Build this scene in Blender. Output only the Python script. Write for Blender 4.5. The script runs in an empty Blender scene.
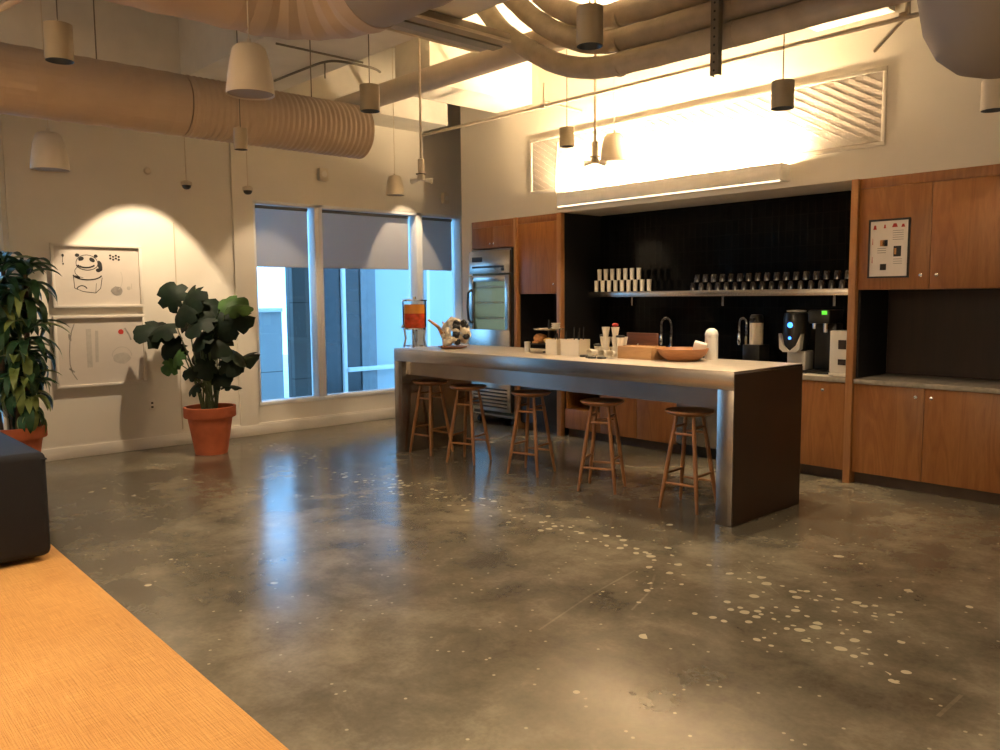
import bpy, bmesh, math, random
from mathutils import Vector, Matrix, Euler
random.seed(7)
sc = bpy.context.scene
COL = sc.collection
PI = math.pi

# ---------------------------------------------------------------- camera
CAM = Vector((9.085, -6.937, 1.62))
right = Vector((0.674, 0.739, -0.008)).normalized()
fwd = Vector((-0.736, 0.671, -0.094)).normalized()
right = (right - fwd * right.dot(fwd)).normalized()
up = right.cross(fwd)
cd = bpy.data.cameras.new('camera'); cam = bpy.data.objects.new('camera', cd); COL.objects.link(cam)
M4 = Matrix((right, up, -fwd)).transposed().to_4x4(); M4.translation = CAM
cam.matrix_world = M4
cd.sensor_width = 36; cd.lens = 820.8 / 1000 * 36
cd.clip_start = .05; cd.clip_end = 200
sc.camera = cam

# ---------------------------------------------------------------- world, exposure, room light
sc.view_settings.view_transform = 'Standard'; sc.view_settings.look = 'None'
sc.view_settings.gamma = 1; sc.view_settings.use_curve_mapping = False
sc.view_settings.exposure = .93
W = bpy.data.worlds.new('sky'); sc.world = W; W.use_nodes = True
bg = W.node_tree.nodes['Background']
bg.inputs[0].default_value = (.24, .58, 1.0, 1); bg.inputs[1].default_value = 3.0
WARM = (1.0, .80, .56)
def lamp(name, kind, loc, aim, energy, color=WARM, size=.1, cone=70, blend=.3, parent=None):
    l = bpy.data.lights.new(name, kind); l.energy = energy; l.color = color
    if kind == 'SPOT': l.spot_size = math.radians(cone); l.spot_blend = blend; l.shadow_soft_size = size
    elif kind == 'AREA': l.size = size
    else: l.shadow_soft_size = size
    o = bpy.data.objects.new(name, l); COL.objects.link(o)
    o.location = loc
    o.rotation_euler = (Vector(aim) - Vector(loc)).to_track_quat('-Z', 'Y').to_euler()
    return o
# unseen fill spots added behind the camera and over the floor
for x, y, e in [(7.6, -8.2, 190), (4.6, -8.4, 150), (10.6, -8.0, 170), (10.8, -4.2, 160), (2.2, -7.6, 60)]:
    lamp('fill_spot', 'SPOT', (x, y, 3.5), (x, y, 0), e, WARM, .08, 130, .6)
# unseen area light added behind the camera to brighten the ceiling and ducts
up = bpy.data.lights.new('ceiling_fill', 'AREA'); up.energy = 170; up.color = WARM; up.shape = 'RECTANGLE'; up.size = 4; up.size_y = .15
uo = bpy.data.objects.new('ceiling_fill', up); COL.objects.link(uo); uo.location = (6, -10.7, 2.75); uo.rotation_euler = (PI, 0, 0)
lamp('fill_spot', 'SPOT', (7.6, -4.2, 3.6), (7.6, -4.2, 0), 90, WARM, .08, 110, .7)  # one more unseen fill spot, added over the open floor

# ---------------------------------------------------------------- materials
def newmat(name):
    m = bpy.data.materials.new(name); m.use_nodes = True
    return m, m.node_tree, m.node_tree.nodes['Principled BSDF']
def pmat(name, col, rough=.5, metal=0, var=.06, scale=8, bump=0, bscale=60, spec=None, stretch=None, emit=None, es=0, trans=0, coat=0):
    m, nt, b = newmat(name); N = nt.nodes; L = nt.links
    tc = N.new('ShaderNodeTexCoord'); src = tc.outputs['Object']
    if stretch:
        mp = N.new('ShaderNodeMapping'); mp.inputs['Scale'].default_value = stretch; L.new(src, mp.inputs[0]); src = mp.outputs[0]
    n = N.new('ShaderNodeTexNoise'); n.inputs['Scale'].default_value = scale; n.inputs['Detail'].default_value = 5
    L.new(src, n.inputs['Vector'])
    r = N.new('ShaderNodeValToRGB')
    r.color_ramp.elements[0].position = .3; r.color_ramp.elements[1].position = .7
    r.color_ramp.elements[0].color = [max(0, c * (1 - var)) for c in col] + [1]
    r.color_ramp.elements[1].color = [min(1, c * (1 + var)) for c in col] + [1]
    L.new(n.outputs['Fac'], r.inputs[0]); L.new(r.outputs[0], b.inputs['Base Color'])
    b.inputs['Roughness'].default_value = rough; b.inputs['Metallic'].default_value = metal
    if spec is not None: b.inputs['Specular IOR Level'].default_value = spec
    if trans: b.inputs['Transmission Weight'].default_value = trans
    if coat: b.inputs['Coat Weight'].default_value = coat
    if emit: b.inputs['Emission Color'].default_value = (*emit, 1); b.inputs['Emission Strength'].default_value = es
    if bump:
        n2 = N.new('ShaderNodeTexNoise'); n2.inputs['Scale'].default_value = bscale; L.new(src, n2.inputs['Vector'])
        bp = N.new('ShaderNodeBump'); bp.inputs['Strength'].default_value = bump; bp.inputs['Distance'].default_value = .01
        L.new(n2.outputs['Fac'], bp.inputs['Height']); L.new(bp.outputs[0], b.inputs['Normal'])
    return m
MT = {}
MT['wall'] = pmat('painted_drywall', (.66, .61, .53), .75, var=.03, scale=1.5, bump=.03, bscale=120)
MT['ceil'] = pmat('painted_deck', (.70, .66, .58), .8, var=.08, scale=3)
MT['trim'] = pmat('white_trim_paint', (.66, .61, .54), .45, var=.02)
MT['frame'] = pmat('white_window_frame', (.68, .68, .68), .4, var=.02)
MT['duct'] = pmat('painted_duct', (.47, .36, .26), .55, var=.06, scale=4)
MT['flex'] = pmat('grey_flex_duct', (.44, .38, .29), .6, var=.12, scale=9, bump=.2, bscale=40)
MT['fit'] = pmat('duct_grey_paint', (.26, .215, .165), .6, var=.05, scale=3)
MT['pipe'] = pmat('painted_pipe', (.52, .44, .34), .5, var=.05)
MT['darkpipe'] = pmat('dark_conduit', (.16, .14, .10), .5, var=.1)
MT['can'] = pmat('taupe_lamp_body', (.34, .28, .19), .5, var=.04)
MT['bell'] = pmat('cream_speaker_shell', (.62, .54, .42), .5, var=.03)
MT['black'] = pmat('black_plastic', (.012, .012, .012), .35, var=.1)
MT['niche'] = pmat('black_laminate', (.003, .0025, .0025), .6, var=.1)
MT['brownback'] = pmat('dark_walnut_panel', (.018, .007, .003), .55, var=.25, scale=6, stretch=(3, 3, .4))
MT['steel'] = pmat('brushed_steel', (.50, .47, .43), .26, 1, var=.05, scale=30, stretch=(.3, 8, 8), bump=.02)
MT['islsteel'] = pmat('satin_island_steel', (.42, .38, .34), .27, 1, var=.10, scale=5, stretch=(1, 1, 1), bump=.02, bscale=8)
MT['brownsheet'] = pmat('dark_brown_sheet', (.045, .023, .010), .42, .3, var=.1, scale=3)
MT['noticepaper'] = pmat('notice_paper', (.78, .72, .66), .7, var=.02)
MT['isltop'] = pmat('lit_island_top', (.62, .53, .42), .36, .5, var=.08, scale=10)  # lit look of the steel top put into a paler, less metallic colour
MT['chrome'] = pmat('chrome', (.75, .75, .75), .12, 1, var=.02)
MT['terra'] = pmat('terracotta', (.42, .10, .035), .75, var=.12, scale=10, bump=.1)
MT['soil'] = pmat('potting_soil', (.012, .009, .007), .95, var=.4, scale=60, bump=1, bscale=80)
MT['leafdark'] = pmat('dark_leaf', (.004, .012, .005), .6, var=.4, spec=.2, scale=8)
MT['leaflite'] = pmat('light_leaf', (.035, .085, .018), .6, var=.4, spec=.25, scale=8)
MT['leafstrap'] = pmat('strap_leaf', (.030, .085, .035), .5, var=.4, spec=.3, scale=10)
MT['leafstrap2'] = pmat('yellow_green_strap_leaf', (.18, .24, .06), .4, var=.3, scale=10)
MT['stem'] = pmat('green_stem', (.05, .08, .03), .6, var=.2)
MT['cane'] = pmat('brown_cane', (.10, .065, .035), .8, var=.3, scale=25, bump=.3)
MT['otto'] = pmat('black_upholstery', (.005, .005, .008), .8, var=.2, scale=4, bump=.15, bscale=300)
MT['paper'] = pmat('drawing_paper', (.56, .50, .44), .7, var=.02)
MT['ink'] = pmat('black_ink', (.02, .018, .018), .8, var=.1)
MT['greyink'] = pmat('grey_ink_wash', (.28, .25, .22), .8, var=.2, scale=20)
MT['paleink'] = pmat('pale_ink_wash', (.44, .40, .35), .8, var=.08, scale=20)
MT['red'] = pmat('red_print', (.45, .03, .02), .6, var=.1)
MT['stone'] = pmat('grey_worktop', (.30, .27, .22), .35, var=.15, scale=25)
MT['cup'] = pmat('cream_cup', (.80, .72, .58), .45, var=.03)
MT['dglass'] = pmat('smoked_glass', (.02, .02, .025), .06, var=.05, spec=.8, coat=.5)
MT['white'] = pmat('white_ceramic', (.72, .68, .60), .4, var=.03)
MT['bowl'] = pmat('bowl_wood', (.36, .15, .05), .5, var=.2, scale=10, stretch=(1, 1, 6))
MT['bread'] = pmat('bread_crust', (.55, .25, .08), .7, var=.3, scale=20, bump=.3)
MT['pastry'] = pmat('yellow_pastry', (.70, .45, .10), .7, var=.3, scale=20, bump=.3)
MT['bluelight'] = pmat('blue_indicator', (.05, .1, .9), .3, emit=(.03, .2, 1), es=3)
MT['greenlight'] = pmat('green_indicator', (.1, .6, .05), .3, emit=(.12, .7, .05), es=.5)
MT['lens'] = pmat('lamp_lens', (1, .9, .7), .3, emit=(1, .78, .5), es=8)
MT['ledup'] = pmat('led_uplight_strip', (1, .9, .7), .3, emit=(1, .73, .42), es=1000)
MT['leddown'] = pmat('led_lower_strip', (1, .9, .7), .3, emit=(1, .75, .48), es=1.6)
MT['fridgeglow'] = pmat('fridge_interior_glow', (.5, .55, .5), .5, var=.03, emit=(.7, 1, .8), es=.22)  # glow put into the liner to imitate window reflections on the glass door
MT['rubber'] = pmat('black_rubber', (.02, .02, .02), .7)

def wood(name, c1, c2, rough=.42, axis=2, scale=1.0):
    m, nt, b = newmat(name); N = nt.nodes; L = nt.links
    tc = N.new('ShaderNodeTexCoord'); mp = N.new('ShaderNodeMapping')
    s = [5, 5, 5]; s[axis] = .55; mp.inputs['Scale'].default_value = [k * scale for k in s]
    L.new(tc.outputs['Object'], mp.inputs[0])
    n = N.new('ShaderNodeTexNoise'); n.inputs['Scale'].default_value = 1.3; n.inputs['Detail'].default_value = 3; n.inputs['Distortion'].default_value = 1.2
    L.new(mp.outputs[0], n.inputs['Vector'])
    w = N.new('ShaderNodeMath'); w.operation = 'MULTIPLY'; w.inputs[1].default_value = 9
    L.new(n.outputs['Fac'], w.inputs[0])
    f = N.new('ShaderNodeMath'); f.operation = 'PINGPONG'; f.inputs[1].default_value = 1; L.new(w.outputs[0], f.inputs[0])
    n2 = N.new('ShaderNodeTexNoise'); n2.inputs['Scale'].default_value = 22; n2.inputs['Detail'].default_value = 4; L.new(mp.outputs[0], n2.inputs['Vector'])
    a = N.new('ShaderNodeMath'); a.operation = 'MULTIPLY_ADD'; a.inputs[1].default_value = .45; L.new(f.outputs[0], a.inputs[0])
    a2 = N.new('ShaderNodeMath'); a2.operation = 'MULTIPLY'; a2.inputs[1].default_value = .55; L.new(n2.outputs['Fac'], a2.inputs[0]); L.new(a2.outputs[0], a.inputs[2])
    r = N.new('ShaderNodeValToRGB'); r.color_ramp.elements[0].position = .15; r.color_ramp.elements[1].position = .85
    r.color_ramp.elements[0].color = (*c1, 1); r.color_ramp.elements[1].color = (*c2, 1)
    L.new(a.outputs[0], r.inputs[0]); L.new(r.outputs[0], b.inputs['Base Color']); b.inputs['Roughness'].default_value = rough
    return m
MT['wood'] = wood('cherry_veneer', (.21, .075, .017), (.31, .125, .032))
MT['woodedge'] = wood('veneer_edge', (.29, .125, .04), (.38, .18, .065))
MT['stoolwood'] = wood('stool_wood', (.19, .075, .022), (.29, .125, .04), .4)
MT['boxwood'] = wood('box_wood', (.38, .20, .08), (.48, .27, .11), .5, axis=0, scale=2)
MT['boardwood'] = wood('board_wood', (.10, .03, .012), (.15, .05, .02), .5, axis=0, scale=2)
MT['toe'] = pmat('toe_kick', (.055, .03, .014), .5, var=.2)

# glass: thin pane with real reflection
def glassmat(name, tint=(.93, .97, 1), ior=1.45):
    m, nt, b = newmat(name); N = nt.nodes; L = nt.links; N.remove(b)
    t = N.new('ShaderNodeBsdfTransparent'); t.inputs[0].default_value = (*tint, 1)
    g = N.new('ShaderNodeBsdfGlossy'); g.inputs['Roughness'].default_value = .02
    fr = N.new('ShaderNodeFresnel'); fr.inputs[0].default_value = ior
    nz = N.new('ShaderNodeTexNoise'); nz.inputs['Scale'].default_value = 2
    bp = N.new('ShaderNodeBump'); bp.inputs['Strength'].default_value = .01; L.new(nz.outputs[0], bp.inputs['Height']); L.new(bp.outputs[0], g.inputs['Normal'])
    mx = N.new('ShaderNodeMixShader'); L.new(fr.outputs[0], mx.inputs[0]); L.new(t.outputs[0], mx.inputs[1]); L.new(g.outputs[0], mx.inputs[2])
    L.new(mx.outputs[0], N['Material Output'].inputs[0])
    return m
MT['glass'] = glassmat('window_glass')
MT['clear'] = glassmat('clear_glass', (.97, .97, .96), 1.12)
# roller shade: translucent weave
def blindmat():
    m, nt, b = newmat('shade_cloth'); N = nt.nodes; L = nt.links
    tc = N.new('ShaderNodeTexCoord'); n = N.new('ShaderNodeTexNoise'); n.inputs['Scale'].default_value = 90; L.new(tc.outputs['Object'], n.inputs['Vector'])
    r = N.new('ShaderNodeValToRGB'); r.color_ramp.elements[0].color = (.58, .55, .52, 1); r.color_ramp.elements[1].color = (.70, .67, .64, 1); L.new(n.outputs[0], r.inputs[0])
    L.new(r.outputs[0], b.inputs['Base Color']); b.inputs['Roughness'].default_value = .85
    t = N.new('ShaderNodeBsdfTranslucent'); t.inputs[0].default_value = (.45, .45, .45, 1)
    tp = N.new('ShaderNodeBsdfTransparent')
    mx = N.new('ShaderNodeMixShader'); mx.inputs[0].default_value = .48; L.new(b.outputs[0], mx.inputs[1]); L.new(t.outputs[0], mx.inputs[2])
    m2 = N.new('ShaderNodeMixShader'); m2.inputs[0].default_value = .07; L.new(mx.outputs[0], m2.inputs[1]); L.new(tp.outputs[0], m2.inputs[2])
    L.new(m2.outputs[0], N['Material Output'].inputs[0])
    return m
MT['blind'] = blindmat()
# glossy black backsplash tile
def tilemat():
    m, nt, b = newmat('black_glazed_tile'); N = nt.nodes; L = nt.links
    tc = N.new('ShaderNodeTexCoord'); mp = N.new('ShaderNodeMapping'); mp.inputs['Rotation'].default_value = (PI / 2, 0, 0); L.new(tc.outputs['Object'], mp.inputs[0])
    br = N.new('ShaderNodeTexBrick'); br.inputs['Scale'].default_value = 1; br.inputs['Brick Width'].default_value = .075; br.inputs['Row Height'].default_value = .15
    br.offset = 0; br.inputs['Mortar Size'].default_value = .003
    br.inputs['Color1'].default_value = (.003, .0035, .004, 1); br.inputs['Color2'].default_value = (.005, .0055, .0065, 1); br.inputs['Mortar'].default_value = (.008, .008, .008, 1)
    L.new(mp.outputs[0], br.inputs[0]); L.new(br.outputs[0], b.inputs['Base Color']); b.inputs['Roughness'].default_value = .09
    b.inputs['Specular IOR Level'].default_value = .10
    bp = N.new('ShaderNodeBump'); bp.inputs['Strength'].default_value = .3; bp.inputs['Distance'].default_value = .002; bp.invert = True; L.new(br.outputs['Fac'], bp.inputs['Height']); L.new(bp.outputs[0], b.inputs['Normal'])
    return m
MT['tile'] = tilemat()
# orange woven rug
def rugmat():
    m, nt, b = newmat('orange_woven_rug'); N = nt.nodes; L = nt.links
    tc = N.new('ShaderNodeTexCoord')
    outs = []
    for sx, sy in ((6, 160), (160, 6)):
        mp = N.new('ShaderNodeMapping'); mp.inputs['Scale'].default_value = (sx, sy, 1); L.new(tc.outputs['Object'], mp.inputs[0])
        n = N.new('ShaderNodeTexNoise'); n.inputs['Scale'].default_value = 1; n.inputs['Detail'].default_value = 3; L.new(mp.outputs[0], n.inputs['Vector']); outs.append(n.outputs[0])
    n3 = N.new('ShaderNodeTexNoise'); n3.inputs['Scale'].default_value = 1.5; n3.inputs['Detail'].default_value = 4; L.new(tc.outputs['Object'], n3.inputs['Vector'])
    a = N.new('ShaderNodeMath'); a.operation = 'ADD'; L.new(outs[0], a.inputs[0]); L.new(outs[1], a.inputs[1])
    a2 = N.new('ShaderNodeMath'); a2.operation = 'ADD'; L.new(a.outputs[0], a2.inputs[0]); L.new(n3.outputs[0], a2.inputs[1])
    a3 = N.new('ShaderNodeMath'); a3.operation = 'DIVIDE'; a3.inputs[1].default_value = 3; L.new(a2.outputs[0], a3.inputs[0])
    r = N.new('ShaderNodeValToRGB'); r.color_ramp.elements[0].position = .35; r.color_ramp.elements[1].position = .65
    r.color_ramp.elements[0].color = (.54, .25, .06, 1); r.color_ramp.elements[1].color = (.80, .43, .13, 1)
    L.new(a3.outputs[0], r.inputs[0]); L.new(r.outputs[0], b.inputs['Base Color']); b.inputs['Roughness'].default_value = .95
    bp = N.new('ShaderNodeBump'); bp.inputs['Strength'].default_value = .5; bp.inputs['Distance'].default_value = .01; L.new(a.outputs[0], bp.inputs['Height']); L.new(bp.outputs[0], b.inputs['Normal'])
    return m
MT['rug'] = rugmat()
MT['louvre'] = pmat('louvre_paint', (.44, .38, .33), .6)
MT['housing'] = pmat('white_light_housing', (.90, .88, .84), .45)
MT['grilleback'] = pmat('grille_backing', (.34, .30, .26), .7)
# polished concrete with mottling, a band of exposed pale aggregate, scratches
def floormat():
    m, nt, b = newmat('polished_concrete'); N = nt.nodes; L = nt.links
    tc = N.new('ShaderNodeTexCoord'); P = tc.outputs['Object']
    def math_(op, a, bb=None, c=None):
        n = N.new('ShaderNodeMath'); n.operation = op
        for i, v in enumerate((a, bb, c)):
            if v is None: continue
            if isinstance(v, (int, float)): n.inputs[i].default_value = v
            else: L.new(v, n.inputs[i])
        return n.outputs[0]
    def noise(s, d=5, dist=0, rough=.55):
        n = N.new('ShaderNodeTexNoise'); n.inputs['Scale'].default_value = s; n.inputs['Detail'].default_value = d; n.inputs['Distortion'].default_value = dist; n.inputs['Roughness'].default_value = rough
        L.new(P, n.inputs['Vector']); return n
    n1 = noise(.6, 6, .2, .6); n2 = noise(2.6, 8, .25, .68); n3 = noise(45, 3)
    mixv = math_('ADD', math_('MULTIPLY', n1.outputs[0], .55), math_('ADD', math_('MULTIPLY', n2.outputs[0], .38), math_('MULTIPLY', n3.outputs[0], .07)))
    r = N.new('ShaderNodeValToRGB'); e = r.color_ramp.elements
    e[0].position = .36; e[0].color = (.048, .038, .023, 1); e[1].position = .64; e[1].color = (.26, .22, .15, 1)
    k = e.new(.5); k.color = (.125, .106, .072, 1)
    L.new(mixv, r.inputs[0])
    sx = N.new('ShaderNodeSeparateXYZ'); L.new(P, sx.inputs[0]); X, Y = sx.outputs[0], sx.outputs[1]
    # chips
    nd = noise(6, 2)
    vm = N.new('ShaderNodeVectorMath'); vm.operation = 'MULTIPLY_ADD'; vm.inputs[1].default_value = (.05, .05, 0); L.new(nd.outputs['Color'], vm.inputs[0]); L.new(P, vm.inputs[2])
    v = N.new('ShaderNodeTexVoronoi'); v.inputs['Scale'].default_value = 13; v.voronoi_dimensions = '2D'; L.new(vm.outputs[0], v.inputs['Vector'])
    sc_ = N.new('ShaderNodeSeparateColor'); L.new(v.outputs['Color'], sc_.inputs[0])
    size = math_('MULTIPLY_ADD', sc_.outputs[1], .24, .10)
    spot = math_('LESS_THAN', v.outputs['Distance'], size)
    def band(x0, x1, yc, wob, hw, ph=0):
        yy = math_('ADD', Y, math_('MULTIPLY', math_('SINE', math_('MULTIPLY_ADD', X, 2.3, ph)), wob))
        d = math_('ABSOLUTE', math_('SUBTRACT', yy, yc))
        mk = math_('SUBTRACT', 1, math_('DIVIDE', d, hw))
        mk = math_('MULTIPLY', mk, math_('GREATER_THAN', X, x0)); mk = math_('MULTIPLY', mk, math_('LESS_THAN', X, x1))
        return math_('MAXIMUM', mk, 0)
    bm_ = math_('MAXIMUM', band(3.0, 7.5, -2.80, .05, .26), band(6.3, 7.8, -3.35, .12, .34, 1))
    bm_ = math_('MAXIMUM', bm_, band(.6, 3.0, -2.85, .12, .28, 2))
    clump = noise(1.6, 2)
    thr = math_('MULTIPLY', bm_, math_('MULTIPLY_ADD', clump.outputs[0], 2.6, -.75))
    thr = math_('ADD', thr, .006)
    chip = math_('MULTIPLY', spot, math_('LESS_THAN', sc_.outputs[0], thr))
    # fine speckle everywhere
    v2 = N.new('ShaderNodeTexVoronoi'); v2.inputs['Scale'].default_value = 22; v2.voronoi_dimensions = '2D'; L.new(P, v2.inputs['Vector'])
    s2 = N.new('ShaderNodeSeparateColor'); L.new(v2.outputs['Color'], s2.inputs[0])
    sp2 = math_('MULTIPLY', math_('LESS_THAN', v2.outputs['Distance'], .16), math_('LESS_THAN', s2.outputs[0], .035))
    chips = math_('MAXIMUM', chip, math_('MULTIPLY', sp2, .6))
    # long arc scratches
    def arc(cx, cy, rad, w, x0, x1, y0=-99, y1=99):
        dx = math_('SUBTRACT', X, cx); dy = math_('SUBTRACT', Y, cy)
        d = math_('SQRT', math_('ADD', math_('MULTIPLY', dx, dx), math_('MULTIPLY', dy, dy)))
        k = math_('LESS_THAN', math_('ABSOLUTE', math_('SUBTRACT', d, rad)), w)
        for a_, op, val in ((X, 'GREATER_THAN', x0), (X, 'LESS_THAN', x1), (Y, 'GREATER_THAN', y0), (Y, 'LESS_THAN', y1)):
            k = math_('MULTIPLY', k, math_(op, a_, val))
        return k
    def seg(x0, y0, x1, y1, w):
        L_ = math.hypot(x1 - x0, y1 - y0); ux, uy = (x1 - x0) / L_, (y1 - y0) / L_
        dx = math_('SUBTRACT', X, x0); dy = math_('SUBTRACT', Y, y0)
        al = math_('ADD', math_('MULTIPLY', dx, ux), math_('MULTIPLY', dy, uy)); ac = math_('SUBTRACT', math_('MULTIPLY', dx, uy), math_('MULTIPLY', dy, ux))
        k = math_('LESS_THAN', math_('ABSOLUTE', ac), w)
        return math_('MULTIPLY', k, math_('MULTIPLY', math_('GREATER_THAN', al, 0), math_('LESS_THAN', al, L_)))
    scr = seg(6.11, -3.15, 6.20, -3.65, .007)
    for sg in ((6.20, -3.65, 6.34, -4.19, .006), (6.24, -3.13, 6.39, -3.38, .007), (6.39, -3.38, 6.49, -3.66, .006), (7.98, -3.41, 7.98, -3.66, .008), (6.5, -2.6, 6.9, -2.9, .003)):
        scr = math_('MAXIMUM', scr, seg(*sg))
    scr = math_('MULTIPLY', scr, math_('MULTIPLY_ADD', n2.outputs[0], .7, -.15))
    mx = N.new('ShaderNodeMixRGB'); mx.inputs[2].default_value = (.50, .44, .30, 1); L.new(math_('MULTIPLY', chips, .8), mx.inputs[0]); L.new(r.outputs[0], mx.inputs[1])
    mx2 = N.new('ShaderNodeMixRGB'); mx2.inputs[2].default_value = (.36, .31, .22, 1); L.new(scr, mx2.inputs[0]); L.new(mx.outputs[0], mx2.inputs[1])
    L.new(mx2.outputs[0], b.inputs['Base Color'])
    rr = math_('MULTIPLY_ADD', n2.outputs[0], .22, .10); L.new(rr, b.inputs['Roughness'])
    b.inputs['Specular IOR Level'].default_value = .55
    bp = N.new('ShaderNodeBump'); bp.inputs['Strength'].default_value = .06; bp.inputs['Distance'].default_value = .01; L.new(n2.outputs[0], bp.inputs['Height']); L.new(bp.outputs[0], b.inputs['Normal'])
    return m
MT['floor'] = floormat()
def extmat(name, col, rows=.1):
    m, nt, b = newmat(name); N = nt.nodes; L = nt.links
    tc = N.new('ShaderNodeTexCoord'); mp = N.new('ShaderNodeMapping'); mp.inputs['Rotation'].default_value = (PI / 2, 0, PI / 2); L.new(tc.outputs['Object'], mp.inputs[0])
    br = N.new('ShaderNodeTexBrick'); br.inputs['Scale'].default_value = 1; br.inputs['Brick Width'].default_value = 1.1; br.inputs['Row Height'].default_value = rows; br.inputs['Mortar Size'].default_value = .008
    br.inputs['Color1'].default_value = (*col, 1); br.inputs['Color2'].default_value = (*[c * .82 for c in col], 1); br.inputs['Mortar'].default_value = (*[c * .35 for c in col], 1)
    L.new(mp.outputs[0], br.inputs[0]); L.new(br.outputs[0], b.inputs['Base Color']); b.inputs['Roughness'].default_value = .7
    return m
MT['siding'] = extmat('terrace_wall_boards', (.32, .34, .35), .13)
MT['stonecol'] = extmat('stone_cladding', (.10, .095, .09), .62)
MT['darkcol'] = pmat('dark_cladding', (.022, .022, .025), .25, var=.2)
MT['midcol'] = pmat('mid_grey_cladding', (.16, .17, .18), .5, var=.1)
MT['palewall'] = pmat('pale_render', (.40, .43, .44), .6, var=.05, scale=1)
MT['deck'] = pmat('terrace_paving', (.60, .60, .58), .7, var=.12, scale=2)

# ---------------------------------------------------------------- mesh builder
class MB:
    def __init__(s): s.bm = bmesh.new()
    def _add(s, verts, faces, smooth=False):
        vs = [s.bm.verts.new(v) for v in verts]
        for f in faces:
            try: fc = s.bm.faces.new([vs[i] for i in f]); fc.smooth = smooth
            except ValueError: pass
        return vs
    def box(s, a, b, bev=0, rot=None, org=None):
        x0, y0, z0 = [min(p, q) for p, q in zip(a, b)]; x1, y1, z1 = [max(p, q) for p, q in zip(a, b)]
        t = bmesh.new()
        vs = [t.verts.new(v) for v in ((x0,y0,z0),(x1,y0,z0),(x1,y1,z0),(x0,y1,z0),(x0,y0,z1),(x1,y0,z1),(x1,y1,z1),(x0,y1,z1))]
        for f in ((0,3,2,1),(4,5,6,7),(0,1,5,4),(1,2,6,5),(2,3,7,6),(3,0,4,7)): t.faces.new([vs[i] for i in f])
        if bev: bmesh.ops.bevel(t, geom=t.edges[:], offset=bev, segments=2 if bev < .03 else 4, affect='EDGES', profile=.5)
        if rot:
            c = Vector(org) if org else Vector(((x0+x1)/2, (y0+y1)/2, (z0+z1)/2))
            bmesh.ops.transform(t, matrix=Matrix.Translation(c) @ Euler(rot).to_matrix().to_4x4() @ Matrix.Translation(-c), verts=t.verts)
        if bev >= .03:
            for f in t.faces: f.smooth = True
        me = bpy.data.meshes.new('t'); t.to_mesh(me); t.free(); s.bm.from_mesh(me); bpy.data.meshes.remove(me)
        return s
    def lathe(s, prof, c=(0, 0, 0), n=32, mat=None, cap=True):
        rows = []; c = Vector(c); vs = []; fs = []
        for r, z in prof:
            rows.append([len(vs) + i for i in range(n)])
            for i in range(n):
                a = 2 * PI * i / n; p = Vector((r * math.cos(a), r * math.sin(a), z))
                if mat: p = mat @ p
                vs.append(p + c)
        for k in range(len(rows) - 1):
            for i in range(n):
                j = (i + 1) % n; fs.append((rows[k][i], rows[k][j], rows[k+1][j], rows[k+1][i]))
        if cap:
            fs.append(tuple(reversed(rows[0]))); fs.append(tuple(rows[-1]))
        s._add(vs, fs, True); return s
    def cyl(s, p, q, r, r2=None, n=20):
        p = Vector(p); q = Vector(q); d = q - p; m = d.to_track_quat('Z', 'Y').to_matrix()
        return s.lathe([(r, 0), (r2 if r2 is not None else r, d.length)], p, n, m)
    def tube(s, pts, rad, n=12, ribs=None):
        pts = [Vector(p) for p in pts]; rr = rad if isinstance(rad, (list, tuple)) else [rad] * len(pts)
        vs = []; fs = []; rows = []; nrm = None
        for i, p in enumerate(pts):
            t = (pts[min(i+1, len(pts)-1)] - pts[max(i-1, 0)]).normalized()
            if nrm is None:
                nrm = t.orthogonal().normalized()
            nrm = (nrm - t * nrm.dot(t)).normalized(); bb = t.cross(nrm)
            rows.append([len(vs) + k for k in range(n)])
            for k in range(n):
                a = 2 * PI * k / n; vs.append(p + (nrm * math.cos(a) + bb * math.sin(a)) * rr[i])
        for k in range(len(rows) - 1):
            for i in range(n):
                j = (i + 1) % n; fs.append((rows[k][i], rows[k][j], rows[k+1][j], rows[k+1][i]))
        fs.append(tuple(reversed(rows[0]))); fs.append(tuple(rows[-1]))
        s._add(vs, fs, True); return s
    def ball(s, c, r, n=12, sq=(1, 1, 1), jit=0):
        t = bmesh.new(); bmesh.ops.create_icosphere(t, subdivisions=2, radius=r)
        for v in t.verts:
            k = 1 + random.uniform(-jit, jit)
            v.co = Vector((v.co.x * sq[0] * k, v.co.y * sq[1] * k, v.co.z * sq[2] * k)) + Vector(c)
        for f in t.faces: f.smooth = True
        me = bpy.data.meshes.new('t'); t.to_mesh(me); t.free(); s.bm.from_mesh(me); bpy.data.meshes.remove(me); return s
    def poly(s, pts2, plane, off, th):
        # prism: pts2 outline extruded by th along plane normal ('x' or 'y')
        def P(u, v, w): return {'x': (w, u, v), 'y': (u, w, v), 'z': (u, v, w)}[plane]
        n = len(pts2); vs = [P(u, v, off) for u, v in pts2] + [P(u, v, off + th) for u, v in pts2]
        fs = [tuple(range(n)), tuple(range(2*n-1, n-1, -1))] + [(i, (i+1) % n, (i+1) % n + n, i + n) for i in range(n)]
        s._add(vs, fs); return s
    def build(s, name, mat, parent=None, loc=None, sharp=40):
        bmesh.ops.recalc_face_normals(s.bm, faces=s.bm.faces[:])
        me = bpy.data.meshes.new(name); s.bm.to_mesh(me); s.bm.free()
        me.materials.append(mat if not isinstance(mat, str) else MT[mat])
        if sharp: me.set_sharp_from_angle(angle=math.radians(sharp))
        o = bpy.data.objects.new(name, me); COL.objects.link(o)
        if parent: o.parent = parent
        if loc: o.location = loc
        return o
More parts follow.
